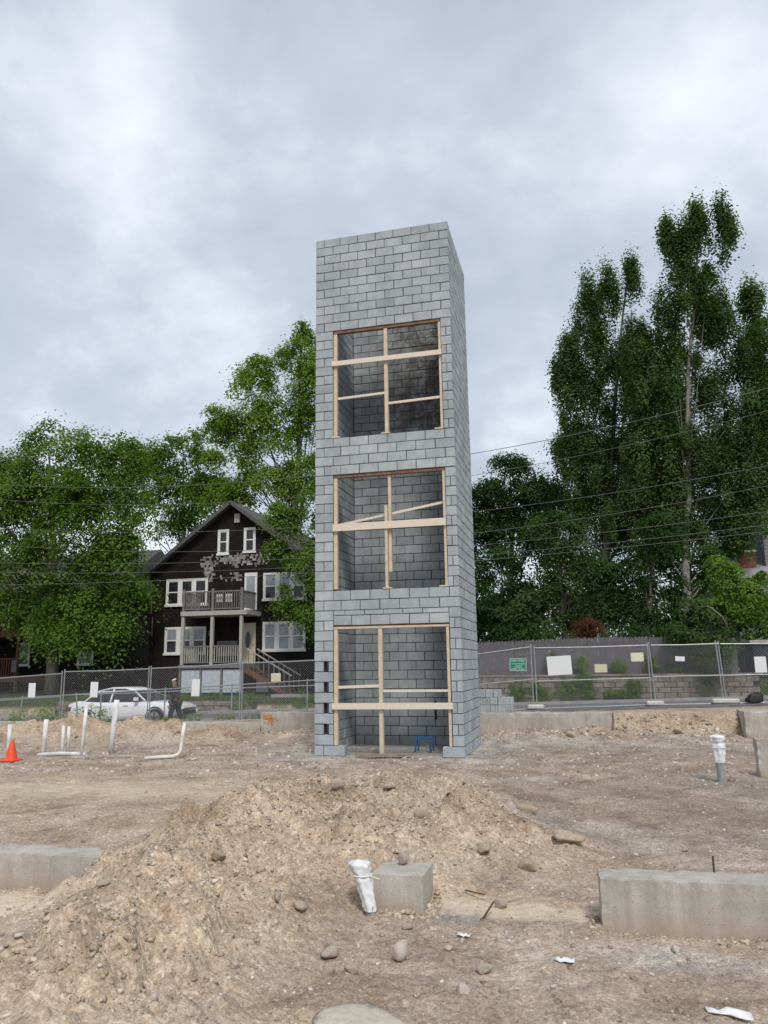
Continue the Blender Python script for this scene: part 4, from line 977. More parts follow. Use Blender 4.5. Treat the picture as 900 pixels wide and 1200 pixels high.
    for (zz, nm) in ((1.861, 'porch'), (4.501, 'balcony')):
        top = zz+(1.0 if nm == 'balcony' else .93)
        MB().box(PX0+.13, PX1-.16, PY+.02, PY+.08, top-.06, top).build('handrail', M['grey_paint'], h); MB().box(PX0+.13, PX1-.16, PY+.025, PY+.075, zz+.08, zz+.13).build('bottom_rail', M['grey_paint'], h)
        bmh = MB().box(-.019,.019,-.019,.019,0,top-.062-zz-.13).mesh('baluster', M['porch_post' if nm == 'porch' else 'grey_paint'])
        x = PX0+.19
        while x < PX1-.2:
            if abs(x-(PX0+PX1)/2) > .09: link('baluster', bmh, h, (x, PY+.05, zz+.1305))
            x += .125
        for xs_ in ((PX0+.05, PX1-.08) if nm == 'balcony' else (PX0+.05,)):
            MB().box(xs_-.03, xs_+.03, PY+.14, Y0-.06, top-.06, top).build('handrail', M['grey_paint'], h)
            y = PY+.25
            while y < Y0-.1: link('baluster', bmh, h, (xs_, y, zz+.1305)); y += .125
    for k in range(2):
        x = -15.5+k*.52; MB().box(x, x+.32, PY+.3, PY+.34, 4.95, 5.35).build('cloth', M['white_paint'], h)
    for k in range(3):
        a = PX0+.02+k*1.12; MB().box(a+.05, a+1.02, PY+.02, PY+.06, .52, 1.62).build('skirting_panel', M['skirt'], h)
    for k in range(4): a = PX0-.02+k*1.12; MB().box(a-.05, a+.05, PY-.01, PY+.1, .35, 1.699).build('skirting_post', M['grey_paint'], h)
    # stairs run down to the right from the porch
    for k in range(8): MB().box(-13.79+k*.3, -13.47+k*.3, PY+.15, PY+1.35, 1.60-k*.17, 1.65-k*.17).build('stair_tread', M['redwood'], h)
    for y in (PY+.12, PY+1.36): MB().bar((-13.8,y,1.62),(-11.35,y,.24),.05,.24).build('stringer', M['redwood'], h)
    for y in (PY+.12, PY+1.36):
        MB().bar((-13.7,y,2.62),(-11.35,y,1.28),.05,.06).build('stair_rail', M['porch_post'], h)
        for k in range(9): x = -13.6+k*.27; MB().box(x-.015, x+.015, y-.015, y+.015, 1.58-k*.155, 2.54-k*.155).build('baluster', M['grey_paint'], h)
    MB().box(-13.5,-12.9,PY+.9,PY+.95,.5,1.3).build('skirting_panel', M['skirt'], h)
M['bare'] = gravel_mat('bleached_shingles', [(0,(.13,.115,.11)), (.6,(.28,.26,.25)), (1,(.42,.40,.385))])
M['skirt'] = pm('pale_blue_skirting', (.42,.47,.52), (.55,.60,.64), 5, .7)
house()
# hedge bank, stone steps and wall at the left across the street
steps = thing('stone_steps', (-10.9, 17, -.3), 'stone steps climbing from the street to the shingled house', 'steps')
for k in range(6): MB().box(-11.6, -9.9, 16.95+k*.3, 17.3+k*.3, -.35+k*.14, -.21+k*.14).build('step', M['pavement'], steps)
lw = thing('garden_wall', (-15, 17.1, -.4), 'grey rubble garden wall below the hedge, left of the stone steps', 'garden wall')
MB().box(-21.9, -11.75, 17.12, 17.4, -.7, .28).build('wall_core', M['mortar'], lw)
r5 = random.Random(21)
rub = []
for k in range(5):
    vs, fs = cbox(.36, .13, .19, .03); me = bpy.data.meshes.new('stone'); me.from_pydata([(v[0]+r5.uniform(-.02,.02), v[1]+r5.uniform(-.015,.015), v[2]+r5.uniform(-.015,.015)) for v in vs], [], fs); me.materials.append(M['stone_grey'] if 'stone_grey' in M else M['stone']); rub.append(me)
for row in range(4):
    for k in range(27):
        x = -21.7+k*.37+(.18 if row % 2 else 0)
        if x < -11.9: link('stone', rub[(k+row*2) % 5], lw, (x, 17.1+r5.uniform(-.02,.02), -.48+row*.21))

# ------------------------------------------------------------------ neighbouring buildings
def left_house():
    h = thing('porch_house', (-31, 26, .5), 'dark house with red-brown wooden balconies at the left edge', 'house')
    MB().box(-42, -25.5, 26.5, 36, .2, 6.6).build('wall', M['shingle'], h)
    MB().add([(-42.5,26.,6.5),(-25.,26.,6.5),(-25.,36.5,6.5),(-42.5,36.5,6.5),(-42.5,31.2,9.6),(-25.,31.2,9.6)], [(0,3,2,1),(0,1,5,4),(2,3,4,5),(1,2,5),(3,0,4)]).build('roof', M['roof'], h)
    for zz in (4.0, 1.4):
        MB().box(-38, -29.75, 24.0, 26.49, zz-.35, zz).build('balcony_floor', M['redwood'], h)
        MB().box(-38, -29.8, 24.03, 24.1, zz+.95, zz+1.03).build('handrail', M['redwood'], h)
        b = MB().box(-.03,.03,-.02,.02,0,.94).mesh('baluster', M['redwood'])
        x = -37.9
        while x < -29.85: link('baluster', b, h, (x, 24.06, zz+.005)); x += .17
    for x in (-36.5,-33,-29.9): MB().box(x-.07,x+.07,24.0,24.14,.3,3.64).build('post', M['redwood'], h)
    for (x0, x1, z0, z1) in ((-31.9,-31.0,2.0,3.4),(-27.6,-26.5,2.0,3.3),(-33.7,-32.7,4.5,5.9)): window(h, x0, x1, z0, z1, 26.5, 1)
    MB().box(-29.5,-28.8,26.3,26.49,2.0,3.05).build('meter_box', M['white_paint'], h)
    MB().box(-30.1,-29.8,23.9,23.98,1.6,2.3).build('letter_board', M['grey_paint'], h)
left_house()
def right_house():
    h = thing('grey_house', (14, 30, 1.2), 'grey clapboard house with a red brick chimney behind the bushes at the right edge', 'house')
    MB().box(10.2, 22, 28.5, 40, 1, 6.0).build('wall', M['siding_grey'], h)
    r = MB().add([(9.8,28.2,5.9),(22.4,28.2,5.9),(22.4,33,7.4),(9.8,33,7.4),(9.8,28.2,6.05),(22.4,28.2,6.05),(22.4,33,7.55),(9.8,33,7.55)], [(0,3,2,1),(4,5,6,7),(0,1,5,4),(1,2,6,5),(2,3,7,6),(3,0,4,7)]).build('roof', M['roof_light'], h)
    c = MB().box(10.75,11.6,29.9,30.5,6.2,7.45).build('chimney', M['brick_red'], r)
    MB().box(12.15, 22, 30.2, 40, 6.0, 9.1).build('upper_wall', M['siding_grey'], h)
    for k in range(15): MB().box(12.13, 22, 30.165, 30.199, 6.1+k*.19, 6.27+k*.19).build('clapboard', M['siding_grey'], h)
    MB().box(10.70,11.65,29.85,30.55,7.451,7.56).build('chimney_cap', M['white_paint'], r)
right_house()
s = thing('dark_shed', (9.5, 18.6, .4), 'low dark blue outbuilding behind the fence at the right edge', 'shed')
MB().box(8.75, 14, 18.4, 22, .1, 2.33).build('wall', M['siding_blue'], s)
MB().box(8.65, 14.1, 18.28, 22.1, 2.33, 2.5).build('roof_edge', M['porch_post'], s)
for k in range(12): MB().box(8.76, 14, 18.37, 18.399, .2+k*.175, .36+k*.175).build('clapboard', M['siding_blue'], s)

# ------------------------------------------------------------------ trees
def leaves_mesh(name, P, N, size, tint, mat, aspect=.62):
    n = len(P); r = np.random.default_rng(n)
    N = N/np.maximum(np.linalg.norm(N, axis=1, keepdims=True), 1e-6)
    A = r.normal(size=(n, 3)); A -= N*(A*N).sum(1, keepdims=True); A /= np.maximum(np.linalg.norm(A, axis=1, keepdims=True), 1e-6); B = np.cross(N, A)
    s = size[:, None]
    V = np.stack([P-A*s*.5, P+B*s*.5*aspect-N*s*.06, P+A*s*.5-N*s*.10, P-B*s*.5*aspect-N*s*.06], 1).reshape(-1, 3)
    me = bpy.data.meshes.new(name); me.vertices.add(n*4); me.vertices.foreach_set('co', V.reshape(-1).astype(np.float32))
    me.loops.add(n*4); me.polygons.add(n); me.loops.foreach_set('vertex_index', np.arange(n*4, dtype=np.int32)); me.polygons.foreach_set('loop_start', np.arange(n, dtype=np.int32)*4)
    me.update(calc_edges=True); at = me.attributes.new('tint', 'FLOAT', 'POINT'); at.data.foreach_set('value', np.repeat(tint, 4).astype(np.float32)); me.materials.append(mat); return me
def crown_points(lobes, y, depth, dens, clump, per, r, vert=1., ysp=None):
    """clump centres through the lobes' volume (denser near the skin), then leaves round each clump"""
    C = []; O = []; more = []
    for (cx, cz, rx, rz) in lobes:                       # smaller boughs break up each lobe's outline
        for k in range(5):
            a = r.uniform(-.5, PI+.5) if k else PI/2+r.uniform(-.4, .4); q = r.uniform(.28, .48)
            more.append((cx+rx*.72*math.cos(a), cz+rz*(.74 if vert < 1.2 else .5)*math.sin(a), max(rx*q, .25), max(rz*q, .25)))
    for (cx, cz, rx, rz) in [(a, b, c*(.88 if vert < 1.2 else 1.0), d*.86) for a, b, c, d in lobes]+more:
        ry = min(max(.75*(rx+rz)/2, .6), depth); n = max(5, int(.86*dens*(rx*rz+rx*ry+ry*rz)))
        d = r.normal(size=(n, 3)); d /= np.linalg.norm(d, axis=1, keepdims=True); rad = r.random(n)[:, None]**.42
        rad = rad*(1+.14*np.sin(d[:, :1]*7+cx)*np.cos(d[:, 2:]*6+cz))
        C.append(np.array([cx, y+r.uniform(-.25,.25)*depth*.6, cz]) + d*rad*np.array([rx, ry, rz])); O.append(d*rad)
    C = np.concatenate(C); O = np.concatenate(O); m = len(C)
    # each clump is a spray: a leafy dome leaning outwards and up (maple) or a plume (poplar, vert > 1)
    k = r.poisson(per*PER_MULT*(.35+1.3*r.random(m)))+4; idx = np.repeat(np.arange(m), k); n = len(idx)
    cs = (clump*1.2*(.5+1.0*r.random(m)))[idx][:, None]
    ax = O*.8 + np.array([0, 0, .9]) + r.normal(size=(m, 3))*.25; ax /= np.linalg.norm(ax, axis=1, keepdims=True); A = ax[idx]
    g = r.normal(size=(n, 3)); g /= np.maximum(np.linalg.norm(g, axis=1, keepdims=True), 1e-6); g *= (r.random(n)[:, None]**.5)*1.15*np.where(r.random(n) < .13, 1.4, 1.)[:, None]
    al = (g*A).sum(1, keepdims=True)
    if vert > 1.2:
        g = g*np.array([.62, .62, 1.4]); P = C[idx]+g*cs
    else:
        g = g - A*al*.58; per_ = g - A*(g*A).sum(1, keepdims=True); P = C[idx]+g*cs; P[:, 2] -= (.34*(per_**2).sum(1))*cs[:, 0]
    N = A*.95 + g*.45 + r.normal(size=(n, 3))*.33
    ct = r.random(m); T = np.clip(.18+.50*ct[idx]+.16*r.normal(size=n), 0.02, 1)
    return C, P, N, T
TRI = [0]; PER_MULT = 3.9
def tree(name, label, key, mat, y=None, depth=2.6, dens=1.6, clump=.55, per=42, leaf=.15, bark='bark', tr=.22, group='trees', vert=1., limbs=26, seed=1, tips=None, base_z=None, cat='tree', trunk_x=None):
    (bx, by), lobes = T[key]; r = np.random.default_rng(seed); rr = random.Random(seed)
    C, P, N, TT = crown_points(lobes, by, depth, dens, clump, per, r, vert)
    zb = (gz1(bx, by) if base_z is None else base_z)
    g = thing(name, (bx, by, zb), label, cat, group)
    sz = leaf*.86*(.7+.6*r.random(len(P))); TRI[0] += len(P)*2
    link('crown', leaves_mesh('crown', P, N, sz, TT, M[mat]), g)
    # trunk and limbs
    mb = MB(); top = max(l[1]+l[3]*.5 for l in lobes); tx = [l for l in lobes if l[1]+l[3]*.5 == top][0][0]; npt = 9; ax = []
    for i in range(npt):
        t = i/(npt-1); ax.append(Vector((bx+(tx-bx)*t**1.6+rr.uniform(-.12,.12)*(i > 0), by+rr.uniform(-.12,.12)*(i > 0), zb-.1+(top-zb)*t)))
    mb.tube(ax, [tr*(1-.88*i/(npt-1)) for i in range(npt)], 8)
    sel = rr.sample(range(len(C)), min(limbs, len(C)))
    for s in sel:
        c = Vector(C[s]); t = min(max(((c.z-zb)/(top-zb))*rr.uniform(.45,.8), .12), .92); k = t*(npt-1); i = int(k); p = ax[i].lerp(ax[min(i+1, npt-1)], k-i)
        mid = p.lerp(c, .5)+Vector((rr.uniform(-.3,.3), rr.uniform(-.3,.3), rr.uniform(-.1,.35))); r0 = tr*(1-.85*t)*(.32 if vert < 1.2 else .19)
        mb.tube([p, p.lerp(mid, .5), mid, mid.lerp(c, .55), c], [r0, r0*.8, r0*.6, r0*.4, r0*.15], 5, False)
    mb.build('trunk', M[bark], g, smooth=True)
    return g
T = {}
T['maple_left']=((-24.35,20),[(-25.55,12.01,3.98,2.95),(-22.2,12.3,2.6,2.2),(-27.85,10.26,3.26,3.42),(-23.2,9.01,3.3,2.7),(-25.57,5.95,3.36,2.77),(-22.18,5.38,3.08,2.79),(-21.0,9.79,1.7,2.4),(-30.56,9.46,3.35,4.46),(-21.54,3.4,2.06,1.22),(-23.8,3.23,2.02,1.06),(-29.03,6.22,2.43,2.10),(-20.9,7.2,1.2,1.5),])
T['mid_back']=((-25.71,36),[(-26.49,16.83,2.98,2.85),(-24.39,13.71,3.10,2.63),(-27.19,13.24,2.82,2.98),(-28.76,16.0,2.17,2.72),])
T['poplar_mid']=((-16.04,33),[(-15.78,22.36,1.77,3.09),(-19.24,20.7,1.82,2.90),(-20.65,16.86,1.94,2.39),(-17.13,17.48,2.82,3.00),(-18.33,13.61,3.11,1.83),(-13.7,19.63,2.45,5.03),(-20.25,13.75,1.92,1.53),(-21.81,18.53,0.92,1.41),(-15.22,14.29,2.43,1.81),])
T['house_tree']=((-9.13,19.3),[(-10.9,7.41,1.25,1.2),(-10.54,5.33,1.11,1.63),(-10.18,3.52,0.84,1.11),(-11.6,8.8,.8,.6),(-9.87,9.0,0.87,1.77),(-8.92,6.48,1.26,2.88),])
T['round_maple']=((-2.9,44),[(-2.33,15.22,2.98,2.47),(-4.27,13.31,1.98,2.73),(0.22,14.03,1.78,2.02),(-2.14,12.17,2.69,1.34),(-5.17,10.67,1.71,2.35),(-0.62,10.43,1.65,1.45),])
T['dark_tree']=((-1.88,25),[(-1.53,5.5,1.82,2.23),(0.61,4.99,1.68,1.96),(-2.48,3.78,1.31,1.10),(-0.75,3.52,1.53,0.86),])
T['yellow_tree']=((1.53,23),[(1.47,7.92,1.29,1.19),(1.57,6.03,1.43,1.59),(2.91,5.16,1.32,1.64),(0.66,4.22,1.44,1.23),])
T['poplar_left']=((3.55,31),[(3.76,22.61,0.76,2.95),(5.05,23.57,0.65,2.61),(6.53,24.61,0.35,1.81),(4.46,19.29,1.76,3.03),(3.29,16.69,1.57,2.61),(5.99,18.58,0.97,2.99),(5.61,15.4,1.72,2.92),(3.27,13.24,2.03,2.53),(2.26,14.64,0.89,1.39),(5.59,11.77,1.97,2.31),(3.54,9.86,1.90,2.30),(2.23,18.11,0.79,2.39),(2.68,19.86,0.70,2.17),])
T['poplar_main']=((7.66,28),[(8.46,25.18,0.41,1.92),(9.21,24.27,0.54,2.74),(10.24,25.7,0.49,2.12),(11.29,25.26,0.57,2.21),(8.79,20.42,1.59,3.08),(10.34,21.75,0.96,2.57),(10.87,18.9,1.54,2.49),(7.8,16.51,1.92,2.99),(10.61,15.24,1.85,2.91),(12.49,20.44,0.60,1.80),(7.66,12.14,2.14,2.63),(10.66,11.2,1.81,2.57),(5.24,9.22,1.57,1.89),(6.94,8.66,1.54,2.09),(9.86,8.04,1.47,1.82),(6.53,16.76,1.38,2.58),(6.62,13.35,1.56,2.72),(6.61,10.25,1.70,2.40),(12.30,17.45,1.05,2.69),(12.31,13.76,1.22,2.89),(11.48,9.84,1.40,2.35),(6.08,19.33,0.74,2.16),])
T['dark_right']=((12.92,35),[(14.2,20.02,1.07,2.84),(13.93,15.85,1.34,3.31),(13.26,11.58,1.60,2.94),(15.71,16.78,1.88,5.55),(11.14,9.58,1.91,2.13),])
T['understory']=((5.08,22.5),[(5.38,5.02,1.55,1.79),(4.34,3.68,1.34,1.10),(6.1,6.98,1.26,1.61),(3.64,4.69,1.14,1.60),])
T['understory2']=((8.76,23),[(8.59,3.2,1.43,1.24),(8.06,5.36,0.95,1.43),(9.67,3.18,1.26,1.14),(9.72,4.22,0.80,1.0),])
T['bright_bush']=((8.21,20.6),[(8.24,5.31,0.42,0.72),(8.65,4.92,0.70,0.92),(9.69,4.40,0.55,0.85),(8.26,3.83,1.01,0.87),(9.17,3.44,0.79,0.94),])
T['vine_shrub']=((6.81,16.95),[(6.92,2.99,0.91,1.17),(7.1,1.54,0.66,1.22),(6.53,2.03,0.49,1.16),(7.6,2.42,0.60,0.58),(6.03,2.68,0.43,0.46),])
T['back_right']=((2.61,40),[(3.28,12.7,2.58,4.03),(6.16,8.91,2.48,3.28),(0.76,9.78,2.33,2.45),(9.51,9.34,2.67,3.53),(13.43,8.56,2.32,3.45),(2.46,16.51,1.29,2.16),(5.71,14.38,2.26,3.72),(9.2,14.5,2.6,3.6),(12.6,14.0,2.4,3.8),(9.8,18.5,2.0,2.6),])
T['red_shrub']=((2.49,20.3),[(2.56,3.05,0.72,0.45),(2.18,2.77,0.51,0.33),])
tree('maple_tree', 'broad dark green maple at the left edge before the dark house', 'maple_left', 'leaf_mid', depth=3.4, dens=2.1, clump=.75, per=46, leaf=.19, tr=.34, seed=1)
tree('ash_tree', 'thin green tree behind the left end of the shingled roof', 'mid_back', 'leaf_mid', depth=3, dens=1.50, clump=.8, per=36, leaf=.24, tr=.28, seed=2)
tree('cottonwood_tree', 'tall light green tree rising between the house and the tower', 'poplar_mid', 'leaf_light', depth=2.8, dens=2.16, clump=.7, per=38, leaf=.22, tr=.3, seed=3, limbs=34)
tree('maple_tree', 'leafy tree hanging over the right windows of the shingled house', 'house_tree', 'leaf_mid', depth=1.2, dens=2.60, clump=.42, per=30, leaf=.15, tr=.16, seed=4)
tree('maple_tree', 'round-crowned far tree just right of the tower', 'round_maple', 'leaf_dark', depth=3, dens=2.25, clump=.75, per=40, leaf=.26, tr=.34, seed=5)
tree('dense_tree', 'low dark green tree above the wooden fence beside the tower', 'dark_tree', 'leaf_dark', depth=1.8, dens=2.6, clump=.5, per=38, leaf=.17, tr=.14, seed=6)
tree('young_tree', 'bushy green tree above the wooden fence behind the red-brown bush', 'yellow_tree', 'leaf_poplar', depth=1.6, dens=2.6, clump=.48, per=38, leaf=.16, tr=.14, seed=7)
tree('poplar_tree', 'left and shorter of the two tall poplars', 'poplar_left', 'leaf_poplar', depth=1.9, dens=4.75, clump=.52, per=30, leaf=.18, bark='bark_pale', tr=.26, vert=1.9, limbs=44, seed=8)
tree('poplar_tree', 'tallest tree, a pale-trunked poplar at the right', 'poplar_main', 'leaf_poplar', depth=1.9, dens=4.75, clump=.52, per=30, leaf=.18, bark='bark_pale', tr=.24, vert=1.9, limbs=40, seed=9)
tree('dark_tree', 'very dark tree behind the poplars at the right edge', 'dark_right', 'leaf_dark', depth=2.4, dens=2.25, clump=.6, per=36, leaf=.22, tr=.3, seed=10)
tree('dark_tree', 'dark broad tree filling the gap behind the two poplars', 'back_right', 'leaf_dark', depth=2.6, dens=1.95, clump=.75, per=36, leaf=.24, tr=.3, seed=16)
tree('dense_tree', 'dark thicket tree under the tall poplars', 'understory', 'leaf_dark', depth=1.7, dens=2.4, clump=.5, per=36, leaf=.16, tr=.13, seed=11)
tree('dense_tree', 'dark low tree before the grey house', 'understory2', 'leaf_dark', depth=1.4, dens=2.4, clump=.45, per=34, leaf=.15, tr=.1, seed=12)
tree('bush', 'bright yellow-green bush below the red brick chimney', 'bright_bush', 'leaf_bright', depth=1.0, dens=3.64, clump=.36, per=30, leaf=.14, tr=.06, seed=13, cat='bush', group='bushes')
tree('vine_shrub', 'tangled vine shrub spilling over the wall at the right', 'vine_shrub', 'leaf_poplar', depth=.7, dens=5.10, clump=.3, per=26, leaf=.11, tr=.05, seed=14, cat='shrub', group='bushes')
tree('bush', 'red-brown leaved bush on top of the wooden fence', 'red_shrub', 'leaf_red', depth=.6, dens=6.40, clump=.25, per=26, leaf=.09, tr=.04, seed=15, cat='bush', group='bushes')

def foliage(name, label, cat, lobes, mat, seed, dens=3., clump=.28, per=24, leaf=.09, depth=.5, kind='stuff'):
    r = np.random.default_rng(seed); P_, N_, T_ = [], [], []
    for (cx, cy, cz, rx, ry, rz) in lobes:
        n = max(10, int(dens*(rx*rz+rx*ry+ry*rz)*4.5)); d = r.normal(size=(n, 3)); d /= np.linalg.norm(d, axis=1, keepdims=True)
        C = np.array([cx, cy, cz])+d*(r.random(n)[:, None]**.45)*np.array([rx, ry, rz]); k = r.poisson(per, n)+2; idx = np.repeat(np.arange(n), k)
        g = r.normal(size=(len(idx), 3))*np.array([1, 1, .7]); P = C[idx]+g*clump*.5; P_.append(P); N_.append(g*.5+d[idx]*.7+np.array([0,0,.7])+r.normal(size=g.shape)*.5); T_.append(np.clip(.25+.45*r.random(n)[idx]+.12*r.normal(size=len(idx)), .02, 1))
    P = np.concatenate(P_); o = link(name, leaves_mesh(name, P, np.concatenate(N_), leaf*(.7+.6*r.random(len(P))), np.concatenate(T_), M[mat])); TRI[0] += len(P)*2
    return tag(o, label, cat, kind=kind)
rr = random.Random(31)
foliage('far_wood', 'distant wood closing the view behind the houses and poplars', 'wood', [(-60+k*5.2+rr.uniform(-1,1), 62+rr.uniform(-4,4), 5+rr.uniform(-1,2.5), 3.6, 2.5, 4+rr.uniform(0,2)) for k in range(22)], 'leaf_dark', 1, dens=.8, clump=1.1, per=34, leaf=.42)
foliage('bush', 'dark leaves overhanging the wooden fence left of the red-brown bush', 'bush', [(-.2,18.3,2.95,1.3,.5,.5),(1.2,18.3,2.9,1.0,.5,.45)], 'leaf_dark', 2, kind=None)
foliage('bush', 'dark leaves overhanging the wooden fence left of the gap', 'bush', [(4.6,18.3,2.85,1.1,.5,.45),(5.3,18.4,3.0,.7,.5,.5),(3.5,18.4,2.9,.7,.4,.4)], 'leaf_dark', 3, kind=None)
for k, (x, z, rx, rz, l) in enumerate(((-.35,.75,.35,.5,'weedy bush on the stone wall between the tower and the green sign'), (.55,.65,.5,.45,'weedy bush on the stone wall under the green sign'), (1.7,.75,.65,.55,'largest weedy bush on the stone wall under the white board'), (2.35,.95,.35,.75,'tall ivy on the stone wall right of the white board'),
        (3.4,.5,.5,.28,'low weeds at the foot of the stone wall under the beige notice'), (4.1,.95,.3,.35,'ivy hanging on the stone wall beside the double post'), (4.85,1.65,.32,.5,'green shrub against the wooden fence right of the double post'), (1.05,1.75,.3,.38,'green shrub against the fence left of the white board'), (5.6,1.4,.4,.25,'low green growth on the stone wall left of the vine'), (3.55,1.45,.3,.3,'small green growth on the wall cap left of the double post'), (2.15,1.7,.22,.35,'green shrub against the fence right of the white board'), (4.0,.42,.4,.22,'low weeds at the wall foot left of the double post'))):
    foliage('wall_weeds', l, 'weeds', [(x, 17.05 if z < 1.1 else 17.45, z, rx, .16, rz)], 'leaf_mid', 40+k, dens=9, clump=.2, per=30, leaf=.10, kind=None)
foliage('hedge', 'clipped green hedge above the garden wall before the porch', 'hedge', [(-21+k*.8, 17.6, .38, .6, .35, .22) for k in range(12)], 'leaf_mid', 60, dens=5, clump=.22, per=24, leaf=.08, kind=None)
foliage('hedge', 'round green bush left of the stone steps', 'bush', [(-12.3,17.2,.35,.75,.4,.45),(-12.6,16.9,.0,.4,.3,.3)], 'leaf_mid', 61, dens=6, clump=.2, per=24, leaf=.08, kind=None)
foliage('bush', 'green bush right of the stone steps', 'bush', [(-9.6,17.1,.2,.55,.4,.5),(-9.0,17.2,.3,.5,.4,.4)], 'leaf_mid', 62, dens=6, clump=.2, per=24, leaf=.08, kind=None)
foliage('grass_strip', 'tall grass and weeds behind the fence left of the car', 'grass', [(-21+k*.75, 10.3+.2*(k % 2), -.25+.02*k, .6, .3, .35+.12*(k % 3)) for k in range(9)], 'leaf_light', 63, dens=5, clump=.24, per=24, leaf=.10)
foliage('weeds', 'low green weeds along the street fence', 'weeds', [(-15+k*1.1, 9.6, -.1+.03*k, .5, .2, .12+.1*(k % 3 == 1)) for k in range(8)], 'leaf_light', 64, dens=5, clump=.16, per=18, leaf=.07)

# bare pale limbs showing against the dark thicket
rr = random.Random(4)
def snag(label, pts, r0):
    mb = MB(); mb.tube(pts, [r0*(1-.7*i/(len(pts)-1)) for i in range(len(pts))], 7)
    return tag(mb.build('bare_branch', M['bark_pale'], smooth=True), label, 'branch', 'bare pale branches')
snag('bare pale branch arching over the vine shrub at the right', [(6.6,18.5,2.6),(6.62,18.45,3.6),(6.55,18.4,4.3),(6.75,18.3,4.05),(7.35,18.2,3.8),(7.75,18.2,3.4),(7.95,18.25,2.8)], .055)

# ------------------------------------------------------------------ overhead cables
for k, (a, b, c, lab) in enumerate(((.0056,.1037,8.92,'topmost overhead cable crossing the sky right of the tower'), (.0060,.1043,8.157,'second overhead cable from the top'), (.0044,.0646,6.848,'third overhead cable from the top, across the attic windows'), (.0049,.0721,6.125,'middle overhead cable of the seven'),
        (.0029,.0456,5.674,'fifth overhead cable from the top'), (.0025,.0397,5.333,'sixth overhead cable from the top'), (.0018,.0418,5.158,'lowest overhead cable, across the balcony'))):
    xs_ = np.linspace(-32, 20, 40)
    tag(MB().tube([(x, 10.5, a*x*x+b*x+c) for x in xs_], .008 if k else .011, 5).build('overhead_cable', M['cable'], smooth=True), lab, 'cable', 'overhead cables along the street')

